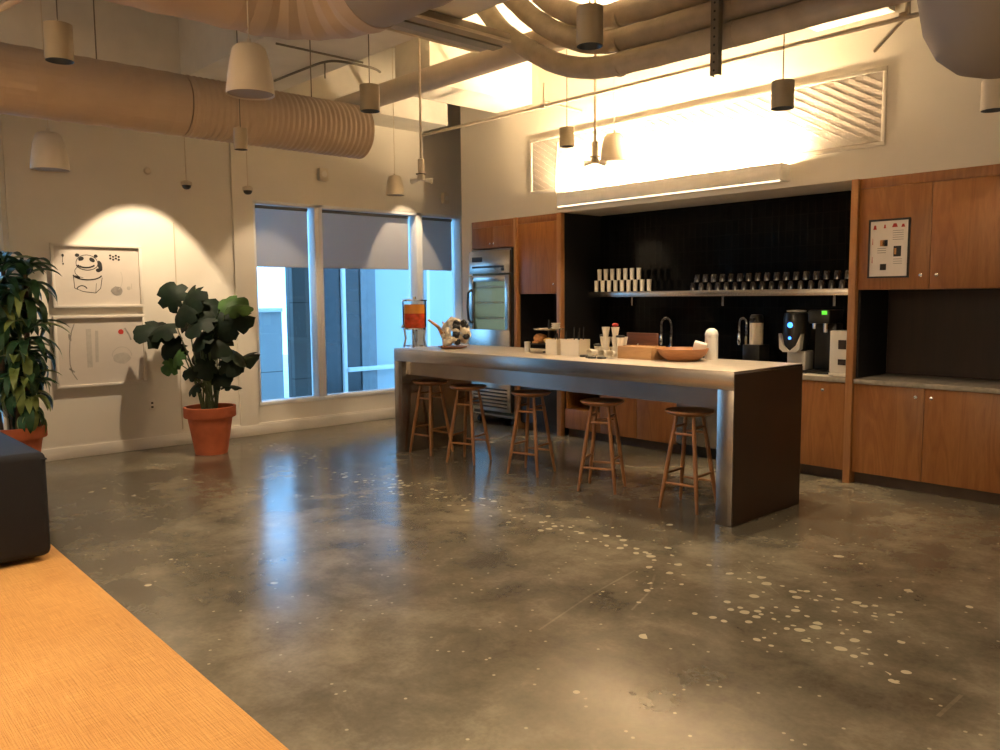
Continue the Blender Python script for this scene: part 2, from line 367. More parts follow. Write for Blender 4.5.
def tag(o, label, cat, group=None, kind=None):
    if label: o['label'] = label
    if cat: o['category'] = cat
    if group: o['group'] = group
    if kind: o['kind'] = kind
    return o
def thing(name, loc, label, cat, group=None, rz=0):
    o = bpy.data.objects.new(name, None); COL.objects.link(o); o.location = loc; o.rotation_euler = (0, 0, rz); o.empty_display_size = .1
    return tag(o, label, cat, group)
def struct(o): o['kind'] = 'structure'; return o
def copytree(root, loc, label=None, rz=None):
    r = root.copy(); COL.objects.link(r); r.location = loc
    if rz is not None: r.rotation_euler = (0, 0, rz)
    if label: r['label'] = label
    def kids(src, dst):
        for ch in list(src.children):
            c = ch.copy(); COL.objects.link(c); c.parent = dst; kids(ch, c)
    kids(root, r); return r

# ================================================================ the setting
XW = -.11
b = MB().box((-.11, -11, -.06), (13, 1.3, 0)); struct(b.build('floor', 'floor'))
# window wall (built around its openings)
HD, SL = 2.79, .34
b = MB()
X0 = -.36
b.box((X0, -11, 0), (XW, -9.6, 4.75)); b.box((X0, -9.6, 0), (XW, -5.06, .10)); b.box((X0, -9.6, 2.95), (XW, -5.06, 4.75))
b.box((X0, -5.06, 0), (XW, -2.47, 4.75)); b.box((X0, -2.47, 0), (XW, .74, SL)); b.box((X0, -2.47, HD), (XW, .74, 4.75))
b.box((X0, .74, 0), (XW, 1.3, 4.75)); b.box((XW, -5.02, 0), (XW + .022, -3.43, 4.7)); b.box((XW, -2.73, 0), (XW + .03, -2.50, 4.7))
struct(b.build('wall_left', 'wall'))
b = MB(); b.box((X0, 1.3, -.06), (.76, 1.45, 4.75)); struct(b.build('wall_alcove', 'wall'))
# kitchen wall with its recess
b = MB()
b.box((.76, 0, 0), (.95, .85, 2.58)); b.box((.76, 0, 2.58), (13, .85, 4.75)); b.box((.95, .70, 0), (7.2, .85, 2.58)); b.box((7.2, 0, 0), (13, .85, 2.58))
b.box((.76, .85, 0), (.95, 1.3, 4.75))
struct(b.build('wall_kitchen', 'wall'))
b = MB(); b.box((13, -11, 0), (13.2, .85, 4.75)); struct(b.build('wall_right', 'wall'))
b = MB(); b.box((X0, -11.2, 0), (13.2, -11, 4.75)); struct(b.build('wall_back', 'wall'))
# coffered ceiling
b = MB(); b.box((X0, -11, 4.70), (13, 1.3, 4.82))
for x0, x1 in ((-.11, .5), (5.55, 6.2), (9.2, 9.9)): b.box((x0, -10.99, 3.87), (x1, -.001, 4.70))
b.box((1.45, -1.5, 3.87), (2.07, -.001, 4.7))
for y0, y1 in ((-3.5, -2.5), (-7.4, -6.6), (-10.99, -10.4)):
    for x0, x1 in ((.5, 5.55), (6.2, 9.2), (9.9, 12.99)): b.box((x0, y0, 3.87), (x1, y1, 4.70))
struct(b.build('ceiling', 'ceil'))
b = MB(); b.box((XW, -11, 0), (XW + .035, .74, .125), .004); struct(b.build('baseboard_left', 'trim'))
b = MB(); b.box((XW, -11, .125), (XW + .024, .74, .138)); struct(b.build('trim_1', 'trim'))
# windows: frame, mullions, pane, shade
def window(n, y0, y1, z0, z1, side0, side1):
    b = MB(); fx0, fx1 = -.30, -.115
    b.box((fx0, y0, z0), (fx1, y0 + side0, z1), .004); b.box((fx0, y1 - side1, z0), (fx1, y1, z1), .004)
    b.box((fx0, y0, z1 - .04), (fx1, y1, z1), .004); b.box((fx0, y0, z0), (fx1 + .01, y1, z0 + .045), .004)
    w = struct(b.build('window_%d' % n, 'frame'))
    g = MB().box((-.262, y0 + side0 - .005, z0 + .04), (-.252, y1 - side1 + .005, z1 - .035)); g.build('pane', 'glass', w)
    return w
window(1, -2.47, -1.60, SL, HD, .03, .055)
window(2, -1.60, -.03, SL, HD, .055, .05)
window(3, -.03, .74, SL, HD, .05, .04)
window(4, -6.6, -5.06, .10, 2.95, .05, .04); window(5, -8.1, -6.6, .10, 2.95, .05, .05); window(6, -9.6, -8.1, .10, 2.95, .04, .05)
bl_labels = ['narrow grey roller shade in the left window pane', 'wide grey roller shade half down in the middle window pane', 'narrow grey roller shade in the right window pane next to the fridge']
for i, (y0, y1) in enumerate(((-2.435, -1.71), (-1.54, -.165), (.025, .60))):
    t = thing('roller_shade', (-.20, (y0 + y1) / 2, 2.01), bl_labels[i], 'window shade', 'roller shades on the windows')
    h = (y1 - y0) / 2
    MB().box((-.0015, -h, .012), (.0015, h, .72)).build('shade_cloth', 'blind', t)
    MB().cyl((0, -h, .715), (0, h, .715), .02).build('roller_tube', 'darkpipe', t)
    MB().box((-.006, -h, 0), (.006, h, .02), .003).build('hem_bar', 'blind', t)
# terrace beyond the glass
b = MB().box((-14, -12, -.2), (X0, 14, -.08)); struct(b.build('ground', 'deck'))
t = thing('terrace_wall', (-3.1, -3.6, -.08), 'long low terrace wall of grey boards with a pale cap, seen through the left window', 'wall')
MB().box((-.12, -1.7, 0), (.12, 2.95, 1.5)).build('boards', 'siding', t)
MB().box((-.16, -1.7, 1.5), (.16, 2.95, 1.56), .005).build('cap', 'frame', t)
t = thing('stone_column', (-1.72, -.98, -.08), 'square grey stone clad column outside the left window', 'column')
MB().box((-.10, -.20, 0), (.10, .23, 5), .006).build('shaft', 'stonecol', t)
MB().box((-.12, -.22, 0), (.12, .25, .25), .006).build('plinth', 'stonecol', t)
t = thing('building_facade', (-3.0, 0, -.08), 'pale building corner with dark glass bay outside the middle window', 'building')
MB().box((-.5, -.20, 0), (0, .46, 5)).build('dark_bay', 'darkcol', t)
MB().box((-.4, .46, 0), (.05, .53, 5), .004).build('corner_post', 'frame', t)
MB().box((-.5, .53, 0), (0, .84, 5)).build('dark_panel', 'darkcol', t)
MB().box((-.5, .84, 0), (.03, 1.14, 5)).build('grey_pier', 'midcol', t)
MB().box((-.5, 1.14, 0), (-.1, 9, 5)).build('pale_wall', 'palewall', t)
MB().box((-.1, .53, .46), (.1, 6, .53), .004).build('bottom_rail', 'frame', t)
MB().box((-.12, 2.3, .5), (-.02, 2.36, 5)).build('glazing_bar', 'frame', t)
MB().box((-.12, 3.3, .5), (-.02, 3.36, 5)).build('glazing_bar', 'frame', t)

# ================================================================ kitchen joinery
YD = 0.0
def knob(parent, x, z, y=YD, mat='chrome'):
    m = Matrix.Rotation(PI / 2, 3, 'X')
    MB().lathe([(.005, 0), (.005, .012), (.013, .016), (.014, .024), (.009, .029), (0.001, .030)], (x, y, z), 16, m).build('knob', mat, parent)
def cabinet(name, x0, x1, z0, z1, doors, label, cat='cabinet', depth=.62, knobs=(), kz=None, group=None, toe=False, body='wood', hand='door'):
    t = thing(name, ((x0 + x1) / 2, 0.31, z0 if not toe else 0), label, cat, group)
    ox, oy, oz = t.location
    MB().box((x0 - ox + .001, .022 - oy, z0 - oz), (x1 - ox - .001, depth - oy, z1 - oz)).build('body', body, t)
    if toe: MB().box((x0 - ox + .001, .07 - oy, 0), (x1 - ox - .001, depth - .02 - oy, z0)).build('toe_kick', 'toe', t)
    n = len(doors)
    for i, (a, c, kx, kzz) in enumerate(doors):
        d = MB().box((a + .002 - ox, 0 - oy, z0 + .002 - oz), (c - .002 - ox, .02 - oy, z1 - .002 - oz), .0015).build(hand, 'wood', t)
        if kx is not None: knob(d, kx - ox, kzz - oz, -oy)
    return t
def panel(name, x0, x1, z0, z1, y0, y1, label, mat='woodedge'):
    o = MB().box((-(x1 - x0) / 2, y0, 0), ((x1 - x0) / 2, y1, z1 - z0), .0015).build(name, mat, None, ((x0 + x1) / 2, 0, z0))
    return tag(o, label, 'panel')
panel('end_panel', 1.77, 1.82, 0, 2.58, -.03, .62, 'narrow wooden upright between the fridge and the tall cupboard')
panel('end_panel', 2.49, 2.56, 0, 2.58, -.03, .03, 'wooden upright at the left end of the black tiled recess')
panel('end_panel', 5.905, 5.965, 0, 2.58, -.03, .62, 'full height wooden upright at the right end of the black tiled recess')
panel('filler_rail', .96, 1.77, 2.50, 2.58, .0, .3, 'wooden filler strip above the small fridge cupboard', 'wood')
panel('filler_rail', 1.82, 2.49, 2.50, 2.58, .0, .3, 'wooden filler strip above the tall cupboard', 'wood')
panel('filler_rail', 5.965, 7.14, 2.50, 2.58, .0, .3, 'long wooden filler strip above the right wall cupboards', 'wood')
panel('end_panel', 7.14, 7.20, 0, 2.58, -.03, .62, 'wooden upright closing the right end of the kitchen')
cabinet('wall_cabinet', .96, 1.77, 2.24, 2.50, [(.96, 1.365, 1.33, 2.29), (1.365, 1.77, 1.40, 2.29)], 'low wooden cupboard directly above the steel fridge')
cabinet('wall_cabinet', 1.82, 2.49, 1.66, 2.50, [(1.82, 2.49, 2.43, 1.77)], 'tall wooden cupboard over the dark opening beside the fridge')
cabinet('wall_cabinet', 5.965, 7.14, 1.66, 2.50, [(5.965, 6.54, 6.48, 1.77), (6.54, 7.14, 6.60, 1.77)], 'wide wooden wall cupboard with two doors and a notice pinned on it')
# black linings
def lining(name, a, c, label, mat='niche'):
    ctr = [(p + q) / 2 for p, q in zip(a, c)]; ctr[2] = min(a[2], c[2])
    o = MB().box([p - k for p, k in zip(a, ctr)], [p - k for p, k in zip(c, ctr)]).build(name, mat, None, ctr); return tag(o, label, 'panel')
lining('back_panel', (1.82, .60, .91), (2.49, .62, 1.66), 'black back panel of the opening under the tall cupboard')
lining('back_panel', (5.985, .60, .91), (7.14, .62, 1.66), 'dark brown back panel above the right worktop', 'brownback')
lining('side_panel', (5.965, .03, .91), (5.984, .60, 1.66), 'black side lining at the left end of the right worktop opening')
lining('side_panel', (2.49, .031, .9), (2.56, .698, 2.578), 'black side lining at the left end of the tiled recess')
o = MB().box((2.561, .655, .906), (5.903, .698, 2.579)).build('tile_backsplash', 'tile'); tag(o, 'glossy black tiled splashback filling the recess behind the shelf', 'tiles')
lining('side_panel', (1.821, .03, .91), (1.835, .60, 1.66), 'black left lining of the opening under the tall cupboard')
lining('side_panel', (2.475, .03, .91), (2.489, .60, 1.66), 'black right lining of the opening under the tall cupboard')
# base units
cabinet('base_cabinet', 5.965, 7.14, .10, .865, [(5.965, 6.54, 6.48, .79), (6.54, 7.14, 6.60, .79)], 'two door wooden base cupboard right of the full height upright', toe=True)
cabinet('base_cabinet', 5.33, 5.905, .10, .865, [(5.33, 5.905, 5.70, .79)], 'single door wooden base cupboard just left of the full height upright', toe=True)
cabinet('base_cabinet', 4.75, 5.33, .10, .865, [(4.75, 5.33, 5.27, .79)], 'wooden base cupboard hidden mostly behind the right end of the island', toe=True)
cabinet('base_cabinet', 3.13, 4.15, .10, .865, [(3.13, 3.64, 3.60, .80), (3.64, 4.15, 3.68, .80)], 'two door wooden base cupboard seen under the island between two stools', toe=True)
# open unit with drawer
t = thing('open_base_unit', (2.86, .31, 0), 'wooden base unit with an open black cubby over a drawer', 'cabinet')
b = MB(); b.box((-.27, -.29, .10), (-.25, .31, .865)); b.box((.25, -.29, .10), (.27, .31, .865)); b.box((-.25, -.29, .82), (.25, .31, .865)); b.box((-.25, -.29, .31), (.25, .31, .33)); b.box((-.25, -.29, .57), (.25, .31, .60)); b.build('body', 'wood', t)
MB().box((-.25, .28, .33), (.25, .30, .57)).build('black_back', 'niche', t)
MB().box((-.25, -.27, .60), (.25, .25, .82)).build('apron', 'wood', t)
MB().box((-.268, -.31, .102), (.268, -.292, .325), .0015).build('drawer', 'wood', t)
MB().box((-.27, -.24, 0), (.27, .29, .10)).build('toe_kick', 'toe', t)
# worktops
o = MB().box((2.565, -.012, .866), (5.903, .695, .905), .003).build('worktop', 'stone'); tag(o, 'long grey stone worktop under the steel shelf in the tiled recess', 'worktop')
o = MB().box((5.967, -.012, .866), (7.138, .598, .905), .003).build('worktop', 'stone'); tag(o, 'grey stone worktop right of the full height upright', 'worktop')
o = MB().box((1.822, -.005, .866), (2.488, .598, .905), .003).build('worktop', 'stone'); tag(o, 'short worktop in the dark opening beside the fridge', 'worktop')
# dishwasher
t = thing('dishwasher', (4.45, .31, 0), 'stainless dishwasher front between wooden base cupboards', 'dishwasher')
MB().box((-.295, -.29, .10), (.295, .28, .862)).build('body', 'black', t)
MB().box((-.295, -.315, .12), (.295, -.292, .76), .004).build('door', 'steel', t)
MB().box((-.295, -.315, .765), (.295, -.292, .86), .004).build('control_panel', 'steel', t)
MB().tube([(-.22, -.315, .72), (-.22, -.345, .72), (.22, -.345, .72), (.22, -.315, .72)], .009).build('handle', 'chrome', t)
MB().box((-.29, -.24, 0), (.29, .2, .10)).build('toe_kick', 'black', t)
# undercounter black appliance
t = thing('undercounter_fridge', (2.155, .31, 0), 'black undercounter fridge with a grey top band left of the recess', 'fridge')
MB().box((-.325, -.28, .08), (.325, .28, .862)).build('body', 'black', t)
MB().box((-.32, -.30, .10), (.32, -.281, .74), .003).build('door', 'black', t)
MB().box((-.32, -.30, .75), (.32, -.281, .855), .003).build('control_band', 'steel', t)
MB().box((-.30, -.25, 0), (.30, .25, .08)).build('plinth', 'black', t)
# shelf with cups and glasses
t = thing('wall_shelf', (4.28, .48, 1.615), 'long thin stainless shelf across the black tiled recess', 'shelf')
MB().box((-1.60, -.17, 0), (1.615, .17, .062), .003).build('shelf_board', 'steel', t)
for xx in (-1.2, 0, 1.2): MB().box((xx - .012, .13, -.10), (xx + .012, .17, 0)).build('bracket', 'steel', t)
SZ = 1.678
cup = MB(); cup.lathe([(.022, 0), (.026, .128), (.023, .128), (.020, .01), (0.001, .01)], n=20, cap=True)
cup0 = cup.build('cup', 'cup')
gl = MB(); gl.lathe([(.040, 0), (.038, .05), (.030, .078), (.012, .084), (.001, .084)], n=20)
gl0 = gl.build('drinking_glass', 'dglass')
def row(src, n, x0, x1, y, z, label, cat, group, first=True):
    for i in range(n):
        o = src if (i == 0 and first) else src.copy()
        if not (i == 0 and first): COL.objects.link(o)
        o.location = (x0 + (x1 - x0) * i / (n - 1), y, z); o.rotation_euler = (0, 0, 0); tag(o, label, cat, group)
row(cup0, 9, 2.74, 3.50, .38, SZ, 'cream cup in the lower row at the left end of the steel shelf', 'cup', 'lower row of cream cups')
row(cup0, 7, 2.74 + .0475, 2.74 + .0475 + .095 * 6, .38, SZ + .129, 'cream cup stacked in the upper row at the left end of the shelf', 'cup', 'upper row of cream cups', False)
row(gl0, 18, 4.05, 5.75, .42, SZ, 'dark upturned glass in the lower row on the steel shelf', 'glass', 'lower row of dark glasses')
row(gl0, 17, 4.10, 5.70, .42, SZ + .085, 'dark upturned glass in the upper row on the steel shelf', 'glass', 'upper row of dark glasses', False)
# LED wall fixture
t = thing('wall_uplight', (3.98, -.085, 2.63), 'long white wall mounted light bar above the black tiled recess', 'light fixture')
b = MB(); b.box((-1.355, -.085, 0), (1.355, -.075, .15), .002); b.box((-1.355, -.075, 0), (1.355, .084, .012)); b.box((-1.355, -.075, .012), (-1.345, .084, .15)); b.box((1.345, -.075, .012), (1.355, .084, .15)); b.build('housing', 'housing', t)
MB().box((-1.34, -.07, .115), (1.34, -.04, .13)).build('upper_strip', 'ledup', t)
MB().box((-1.34, -.0848, -.010), (1.34, -.06, -.0005)).build('lower_strip', 'leddown', t)
# grille
t = thing('return_air_grille', (4.10, 0, 2.83), 'wide framed louvred return air grille high on the kitchen wall', 'vent')
GW, GH = 4.12, .63
b = MB()
for a, c in (((-GW/2, -.012, 0), (GW/2, 0, .035)), ((-GW/2, -.012, GH-.035), (GW/2, 0, GH)), ((-GW/2, -.012, .035), (-GW/2+.035, 0, GH-.035)), ((GW/2-.035, -.012, .035), (GW/2, 0, GH-.035))): b.box(a, c, .003)
b.build('frame', 'trim', t)
MB().box((-GW/2+.03, -.004, .03), (GW/2-.03, -.001, GH-.03)).build('backing', 'grilleback', t)
b = MB()
ang = math.radians(30); s_ = math.tan(ang)
x = -GW/2 - GH; iw0, iw1, ih0, ih1 = -GW/2 + .035, GW/2 - .035, .035, GH - .035
xs = -GW/2 - 1.2
while xs < GW/2:
    # slat centre-line from (xs, ih1) going down right; clip to opening
    def pt(x): return ih1 - (x - xs) * s_
    a = max(iw0, xs); c = min(iw1, xs + (ih1 - ih0) / s_)
    if c - a > .05: b._add([(a, -.004, pt(a) - .036), (c, -.004, max(ih0, pt(c) - .036)), (c, -.0065, pt(c)), (a, -.0065, pt(a)), (a, -.0045, pt(a)), (c, -.0045, pt(c))], [(0, 1, 2, 3), (3, 2, 5, 4)])
    xs += .125
b.build('louvres', 'louvre', t)
# notice board on right cabinet door
t = thing('notice_sheet', (6.22, -.001, 1.755), 'pinned paper notice in a dark frame on the wall cupboard door', 'notice')
b = MB(); w_, h_ = .165, .48
for a, c in (((-w_, -.016, 0), (w_, 0, .014)), ((-w_, -.016, h_-.016), (w_, 0, h_)), ((-w_, -.016, .014), (-w_+.014, 0, h_-.016)), ((w_-.014, -.016, .014), (w_, 0, h_-.016))): b.box(a, c, .001)
b.build('frame', 'black', t)
MB().box((-w_+.012, -.008, .012), (w_-.012, -.002, h_-.014)).build('paper', 'noticepaper', t)
b = MB()
for x_, z_, w2, h2 in ((-.115, .415, .028, .035), (-.035, .42, .018, .03), (.045, .425, .045, .03), (.11, .42, .03, .025), (-.13, .30, .006, .05), (-.13, .15, .006, .05)):
    b.poly([(x_ - w2/2, z_ - h2/2), (x_ + w2/2, z_ - h2/2), (x_ + w2/4, z_ + h2/2), (x_ - w2/4, z_ + h2/2)], 'y', -.0095, .001)
    b.build('red_mark', 'red', t); b = MB()
b.bm.free()
for x_, z_, w2, h2 in ((-.03, .285, .04, .05), (.07, .215, .06, .085), (-.04, .09, .05, .05)): MB().box((x_-w2/2, -.0095, z_-h2/2), (x_+w2/2, -.0085, z_+h2/2)).build('printed_picture', 'ink', t)
b = MB(); b.box((-.07, -.0095, .26), (-.035, -.0085, .31)); b.box((.045, -.0097, .19), (.062, -.0096, .24)); b.build('printed_photo', 'bread', t)
b = MB()
for k in range(5): b.box((.03, -.0095, .38 - .018 * k), (.115, -.0085, .384 - .018 * k))
for k in range(3): b.box((-.09, -.0095, .24 - .018 * k), (-.02, -.0085, .245 - .018 * k)); b.box((.04, -.0095, .15 - .018 * k), (.11, -.0085, .154 - .018 * k))
b.build('text_lines', 'greyink', t)
# fridge
t = thing('glass_door_fridge', (1.36, .30, 0), 'upright stainless fridge with a glass door and lower vent grille', 'fridge')
b = MB(); b.box((-.395, -.31, .12), (-.375, .30, 2.22)); b.box((.375, -.31, .12), (.395, .30, 2.22)); b.box((-.375, -.31, 2.20), (.375, .30, 2.22)); b.box((-.375, -.31, .12), (.375, .30, .14)); b.box((-.375, .27, .14), (.375, .30, 2.20)); b.build('cabinet', 'steel', t)
MB().box((.372, -.335, .2), (.394, -.312, 2.225)).build('gasket_strip', 'black', t)
b = MB(); b.box((-.39, -.36, 1.92), (.37, -.312, 2.20), .006); b.build('top_panel', 'steel', t)
MB().box((-.33, -.364, 2.07), (-.14, -.3595, 2.13)).build('badge', 'black', t)
MB().box((-.33, -.364, 1.99), (.27, -.3595, 2.015)).build('vent_slot', 'black', t)
MB().box((.22, -.364, 1.95), (.27, -.3595, 1.985)).build('lock', 'black', t)
d = MB(); d.box((-.39, -.37, .60), (.37, -.315, 1.22), .006); d.box((-.39, -.37, 1.22), (-.30, -.315, 1.90), .004); d.box((.29, -.37, 1.22), (.37, -.315, 1.90), .004); d.box((-.30, -.37, 1.82), (.29, -.315, 1.90), .004)
d = d.build('door', 'steel', t)
MB().box((-.30, -.35, 1.22), (.29, -.34, 1.82)).build('pane', 'clear', d)
MB().tube([(-.34, -.37, 1.30), (-.345, -.42, 1.34), (-.35, -.43, 1.50), (-.345, -.42, 1.68), (-.34, -.37, 1.72)], .014).build('handle', 'black', d)
MB().box((-.37, .24, .62), (.37, .268, 1.9)).build('liner', 'fridgeglow', t)
for k in range(6): MB().box((-.372, -.28, .75 + .2 * k), (.372, .22, .762 + .2 * k)).build('wire_shelf', 'white', t)
b = MB(); b.box((-.39, -.36, .19), (.37, -.325, .58), .004); b.build('lower_panel', 'steel', t)
b = MB()
for k in range(6): b.box((-.33, -.366, .235 + .045 * k), (.31, -.3605, .255 + .045 * k))
b.build('louvre_slot', 'black', t)
MB().box((-.37, -.28, .10), (.37, .28, .12)).build('base_tray', 'black', t)
for xx in (-.32, .32):
    for yy in (-.24, .24): MB().cyl((xx - .02, yy, .05), (xx + .02, yy, .05), .05).build('caster', 'rubber', t)
# faucets
def faucet(loc, h, r, label):
    t = thing('spring_faucet', loc, label, 'faucet')
    MB().lathe([(.028, 0), (.028, .02), (.016, .03), (.016, h * .55), (.012, h * .56)], n=20).build('body', 'chrome', t)
    pts = [(0, 0, h * .55)] + [(0, 0, h * .8)] + [(-r + r * math.cos(a), 0, h * .8 + r * 1.3 * math.sin(a)) for a in [PI * k / 10 for k in range(1, 11)]] + [(-2 * r, 0, h * .62)]
    cpts = []
    # coil wound round the hose path
    L_ = 0; segs = []
    for p, q in zip(pts[:-1], pts[1:]): p = Vector(p); q = Vector(q); segs.append((L_, L_ + (q - p).length, p, q)); L_ += (q - p).length
    N_ = 260
    for k in range(N_):
        s0 = L_ * k / (N_ - 1)
        for a, c, p, q in segs:
            if a <= s0 <= c + 1e-9:
                f = (s0 - a) / max(1e-9, c - a); o = p.lerp(q, f); tn = (q - p).normalized(); n1 = Vector((0, 1, 0)); n2 = tn.cross(n1)
                th = s0 / .014 * 2 * PI; cpts.append(o + (n1 * math.cos(th) + n2 * math.sin(th)) * .013); break
    MB().tube(cpts, .0035, 5).build('spring', 'chrome', t)
    MB().tube(pts, .007, 8).build('hose', 'black', t)
    MB().lathe([(.012, 0), (.02, .03), (.016, .11), (.012, .12)], (-2 * r, 0, h * .62 - .12), 16).build('spray_head', 'chrome', t)
    MB().tube([(.016, 0, h * .25), (.07, -.02, h * .32)], .006, 8).build('lever', 'chrome', t)
faucet((3.83, .34, .905), .50, .065, 'tall chrome spring faucet behind the wooden bowl')
faucet((4.68, .42, .905), .55, .04, 'slim chrome faucet behind the island near the airpot')

# ================================================================ island and things on it
IX0, IX1, IY0, IY1, IZ = 1.96, 6.01, -1.95, -.99, 1.098
t = thing('kitchen_island', ((IX0 + IX1) / 2, (IY0 + IY1) / 2, 0), 'long waterfall stainless steel bar height kitchen island', 'island')
hx, hy = (IX1 - IX0) / 2, (IY1 - IY0) / 2
MB().box((-hx, -hy, IZ - .13), (hx, hy, IZ - .004), .002).build('slab', 'islsteel', t)
MB().box((-hx, -hy, 0), (-hx + .13, hy, IZ - .131), .002).build('side_leg', 'islsteel', t)
MB().box((hx - .13, -hy, 0), (hx, hy, IZ - .131), .002).build('side_leg', 'islsteel', t)
MB().box((-hx + .002, -hy + .002, IZ - .0039), (hx - .002, hy - .002, IZ), .001).build('top_sheet', 'isltop', t)
b = MB(); b.box((-hx + .13, -hy + .06, IZ - .27), (hx - .13, -hy + .085, IZ - .131)); b.box((-hx + .13, hy - .085, IZ - .27), (hx - .13, hy - .06, IZ - .131)); b.build('apron', 'islsteel', t)
MB().box((hx + .0005, -hy + .004, .002), (hx + .004, hy - .004, IZ - .02)).build('end_sheet', 'brownsheet', t)  # thin dark brown sheet over the outer face of the right leg
# stools
def make_stool():
    t = thing('bar_stool', (0, 0, 0), 'x', 'stool', 'wooden bar stools at the island')
    H = .76
    MB().lathe([(.001, H - .045), (.10, H - .045), (.165, H - .03), (.185, H - .012), (.182, H - .002), (.15, H - .002), (.08, H - .010), (.001, H - .012)], n=36).build('seat', 'stoolwood', t)
    tops, feet = [], []
    for k in range(4):
        a = PI / 4 + k * PI / 2; tops.append(Vector((.10 * math.cos(a), .10 * math.sin(a), H - .03))); feet.append(Vector((.225 * math.cos(a), .225 * math.sin(a), .003)))
    for k in range(4):
        p, q = feet[k], tops[k]; pts = [p.lerp(q, f) for f in (0, .05, .35, .7, .95, 1)]
        MB().tube(pts, [.011, .013, .0175, .017, .013, .012], 12).build('leg', 'stoolwood', t)
    for k, (z1, z2) in enumerate(((.20, .58), (.27, .63), (.20, .58), (.27, .63))):
        for zz in (z1, z2):
            f1 = zz / (H - .03); a = feet[k].lerp(tops[k], f1); c = feet[(k + 1) % 4].lerp(tops[(k + 1) % 4], f1)
            pts = [a.lerp(c, f) for f in (0, .25, .5, .75, 1)]
            MB().tube(pts, [.007, .010, .011, .010, .007], 10).build('stretcher', 'stoolwood', t)
    return t
st = make_stool()
stools = [((2.28, -1.72), .10, 'wooden bar stool at the dark left end of the island, furthest from the camera'),
          ((2.93, -1.75), .30, 'second wooden bar stool from the left, in front of the fridge vent grille'),
          ((3.74, -1.68), .25, 'middle wooden bar stool of five, before the black undercounter fridge'),
          ((4.62, -1.71), .42, 'wooden bar stool in front of the two door base cupboard, fourth from left'),
          ((5.48, -1.70), .10, 'wooden bar stool nearest the right end of the island')]
for i, ((x, y), rz, lab) in enumerate(stools):
    if i == 0: st.location = (x, y, 0); st.rotation_euler = (0, 0, rz); st['label'] = lab
    else: copytree(st, (x, y, 0), lab, rz)
# drink dispenser
Z = IZ
MT['juicetop'] = pmat('orange_drink', (.95, .38, .06), .25, var=.1); MT['juice'] = pmat('red_drink', (.75, .09, .03), .25, var=.35, scale=25)
t = thing('drink_dispenser', (2.13, -1.80, Z + .003), 'glass drink dispenser of orange red fruit water on a metal stand', 'drink dispenser')
b = MB()
for k in range(4):
    a = PI / 4 + k * PI / 2; b.tube([(.115 * math.cos(a), .115 * math.sin(a), .010), (.095 * math.cos(a), .095 * math.sin(a), .10), (.11 * math.cos(a), .11 * math.sin(a), .205)], .011, 8)
b.lathe([(.118, .195), (.118, .21), (.10, .21), (.10, .195)], n=32, cap=False); b.lathe([(.11, .02), (.11, .028), (.10, .028), (.10, .02)], n=32, cap=False); b.build('stand', 'chrome', t)
MB().lathe([(.001, .211), (.11, .211), (.117, .235), (.118, .36), (.001, .36)], n=32).build('fruit_layer', 'juice', t)
MB().lathe([(.001, .361), (.118, .361), (.119, .455), (.001, .455)], n=32).build('drink', 'juicetop', t)
MB().lathe([(.122, .213), (.124, .49), (.120, .49), (.1195, .213)], n=32, cap=False).build('jar', 'clear', t)
MB().lathe([(.001, .49), (.137, .49), (.137, .502), (.08, .512), (.02, .516), (.02, .535), (.001, .537)], n=32).build('lid', 'chrome', t)
MB().tube([(0, -.122, .235), (0, -.16, .235), (0, -.165, .21)], .01, 8).build('tap', 'chrome', t)
# arrangement
t = thing('flower_arrangement', (2.47, -1.57, Z), 'cream and black dried flower arrangement with a branch on a wooden dish', 'flower arrangement')
MB().lathe([(.001, 0), (.10, 0), (.15, .015), (.155, .024), (.10, .016), (.001, .012)], n=28).build('dish', 'bowl', t)
MB().tube([(-.05, -.06, .015), (-.06, -.06, .1), (-.10, -.10, .22), (-.17, -.18, .30)], [.024, .022, .018, .012], 8).build('branch', 'bread', t)
MB().tube([(-.06, -.06, .1), (-.03, -.06, .2), (-.06, -.08, .28)], [.014, .012, .006], 8).build('branch', 'bread', t)
bw, bb = MB(), MB()
for k in range(44):
    a = random.uniform(0, 2 * PI); h = random.uniform(.06, .31); r = .115 * math.sin(PI * min(.98, (h + .02) / .34)) + .02
    p = (.04 + r * math.cos(a), r * math.sin(a) + .02, h)
    (bb if (k % 3 == 1 and p[0] > .02) else bw).ball(p, random.uniform(.028, .046), jit=.18)
bw.build('cream_blooms', 'cup', t); bb.build('dark_blooms', 'black', t)
# small can, tiered stand, boxes...
o = MB().lathe([(.028, 0), (.030, .10), (.026, .10), (.024, .01), (.001, .01)], n=20).build('tumbler', 'white', None, (3.47, -1.46, Z)); tag(o, 'small white tumbler left of the pastry stand', 'cup')
t = thing('tiered_stand', (3.66, -1.36, Z), 'black tiered serving stand with a steel upper tray', 'serving stand')
MB().lathe([(.06, 0), (.06, .01), (.012, .02), (.008, .30), (.012, .31)], n=16).build('post', 'black', t)
MB().box((-.16, -.10, .075), (.14, .10, .085), .003).build('lower_tray', 'black', t)
MB().lathe([(.001, .215), (.14, .215), (.15, .228), (.14, .222), (.001, .222)], n=28).build('upper_tray', 'steel', t)
o = MB().box((-.10, -.07, .0), (-.01, .07, .02), .01)
o.ball((-.055, 0, .05), .062, sq=(1.1, 1, .75), jit=.08); o = o.build('bread_loaf', 'bread', None, (3.62, -1.385, Z + .086)); tag(o, 'round crusty orange brown loaf on the black stand', 'bread')
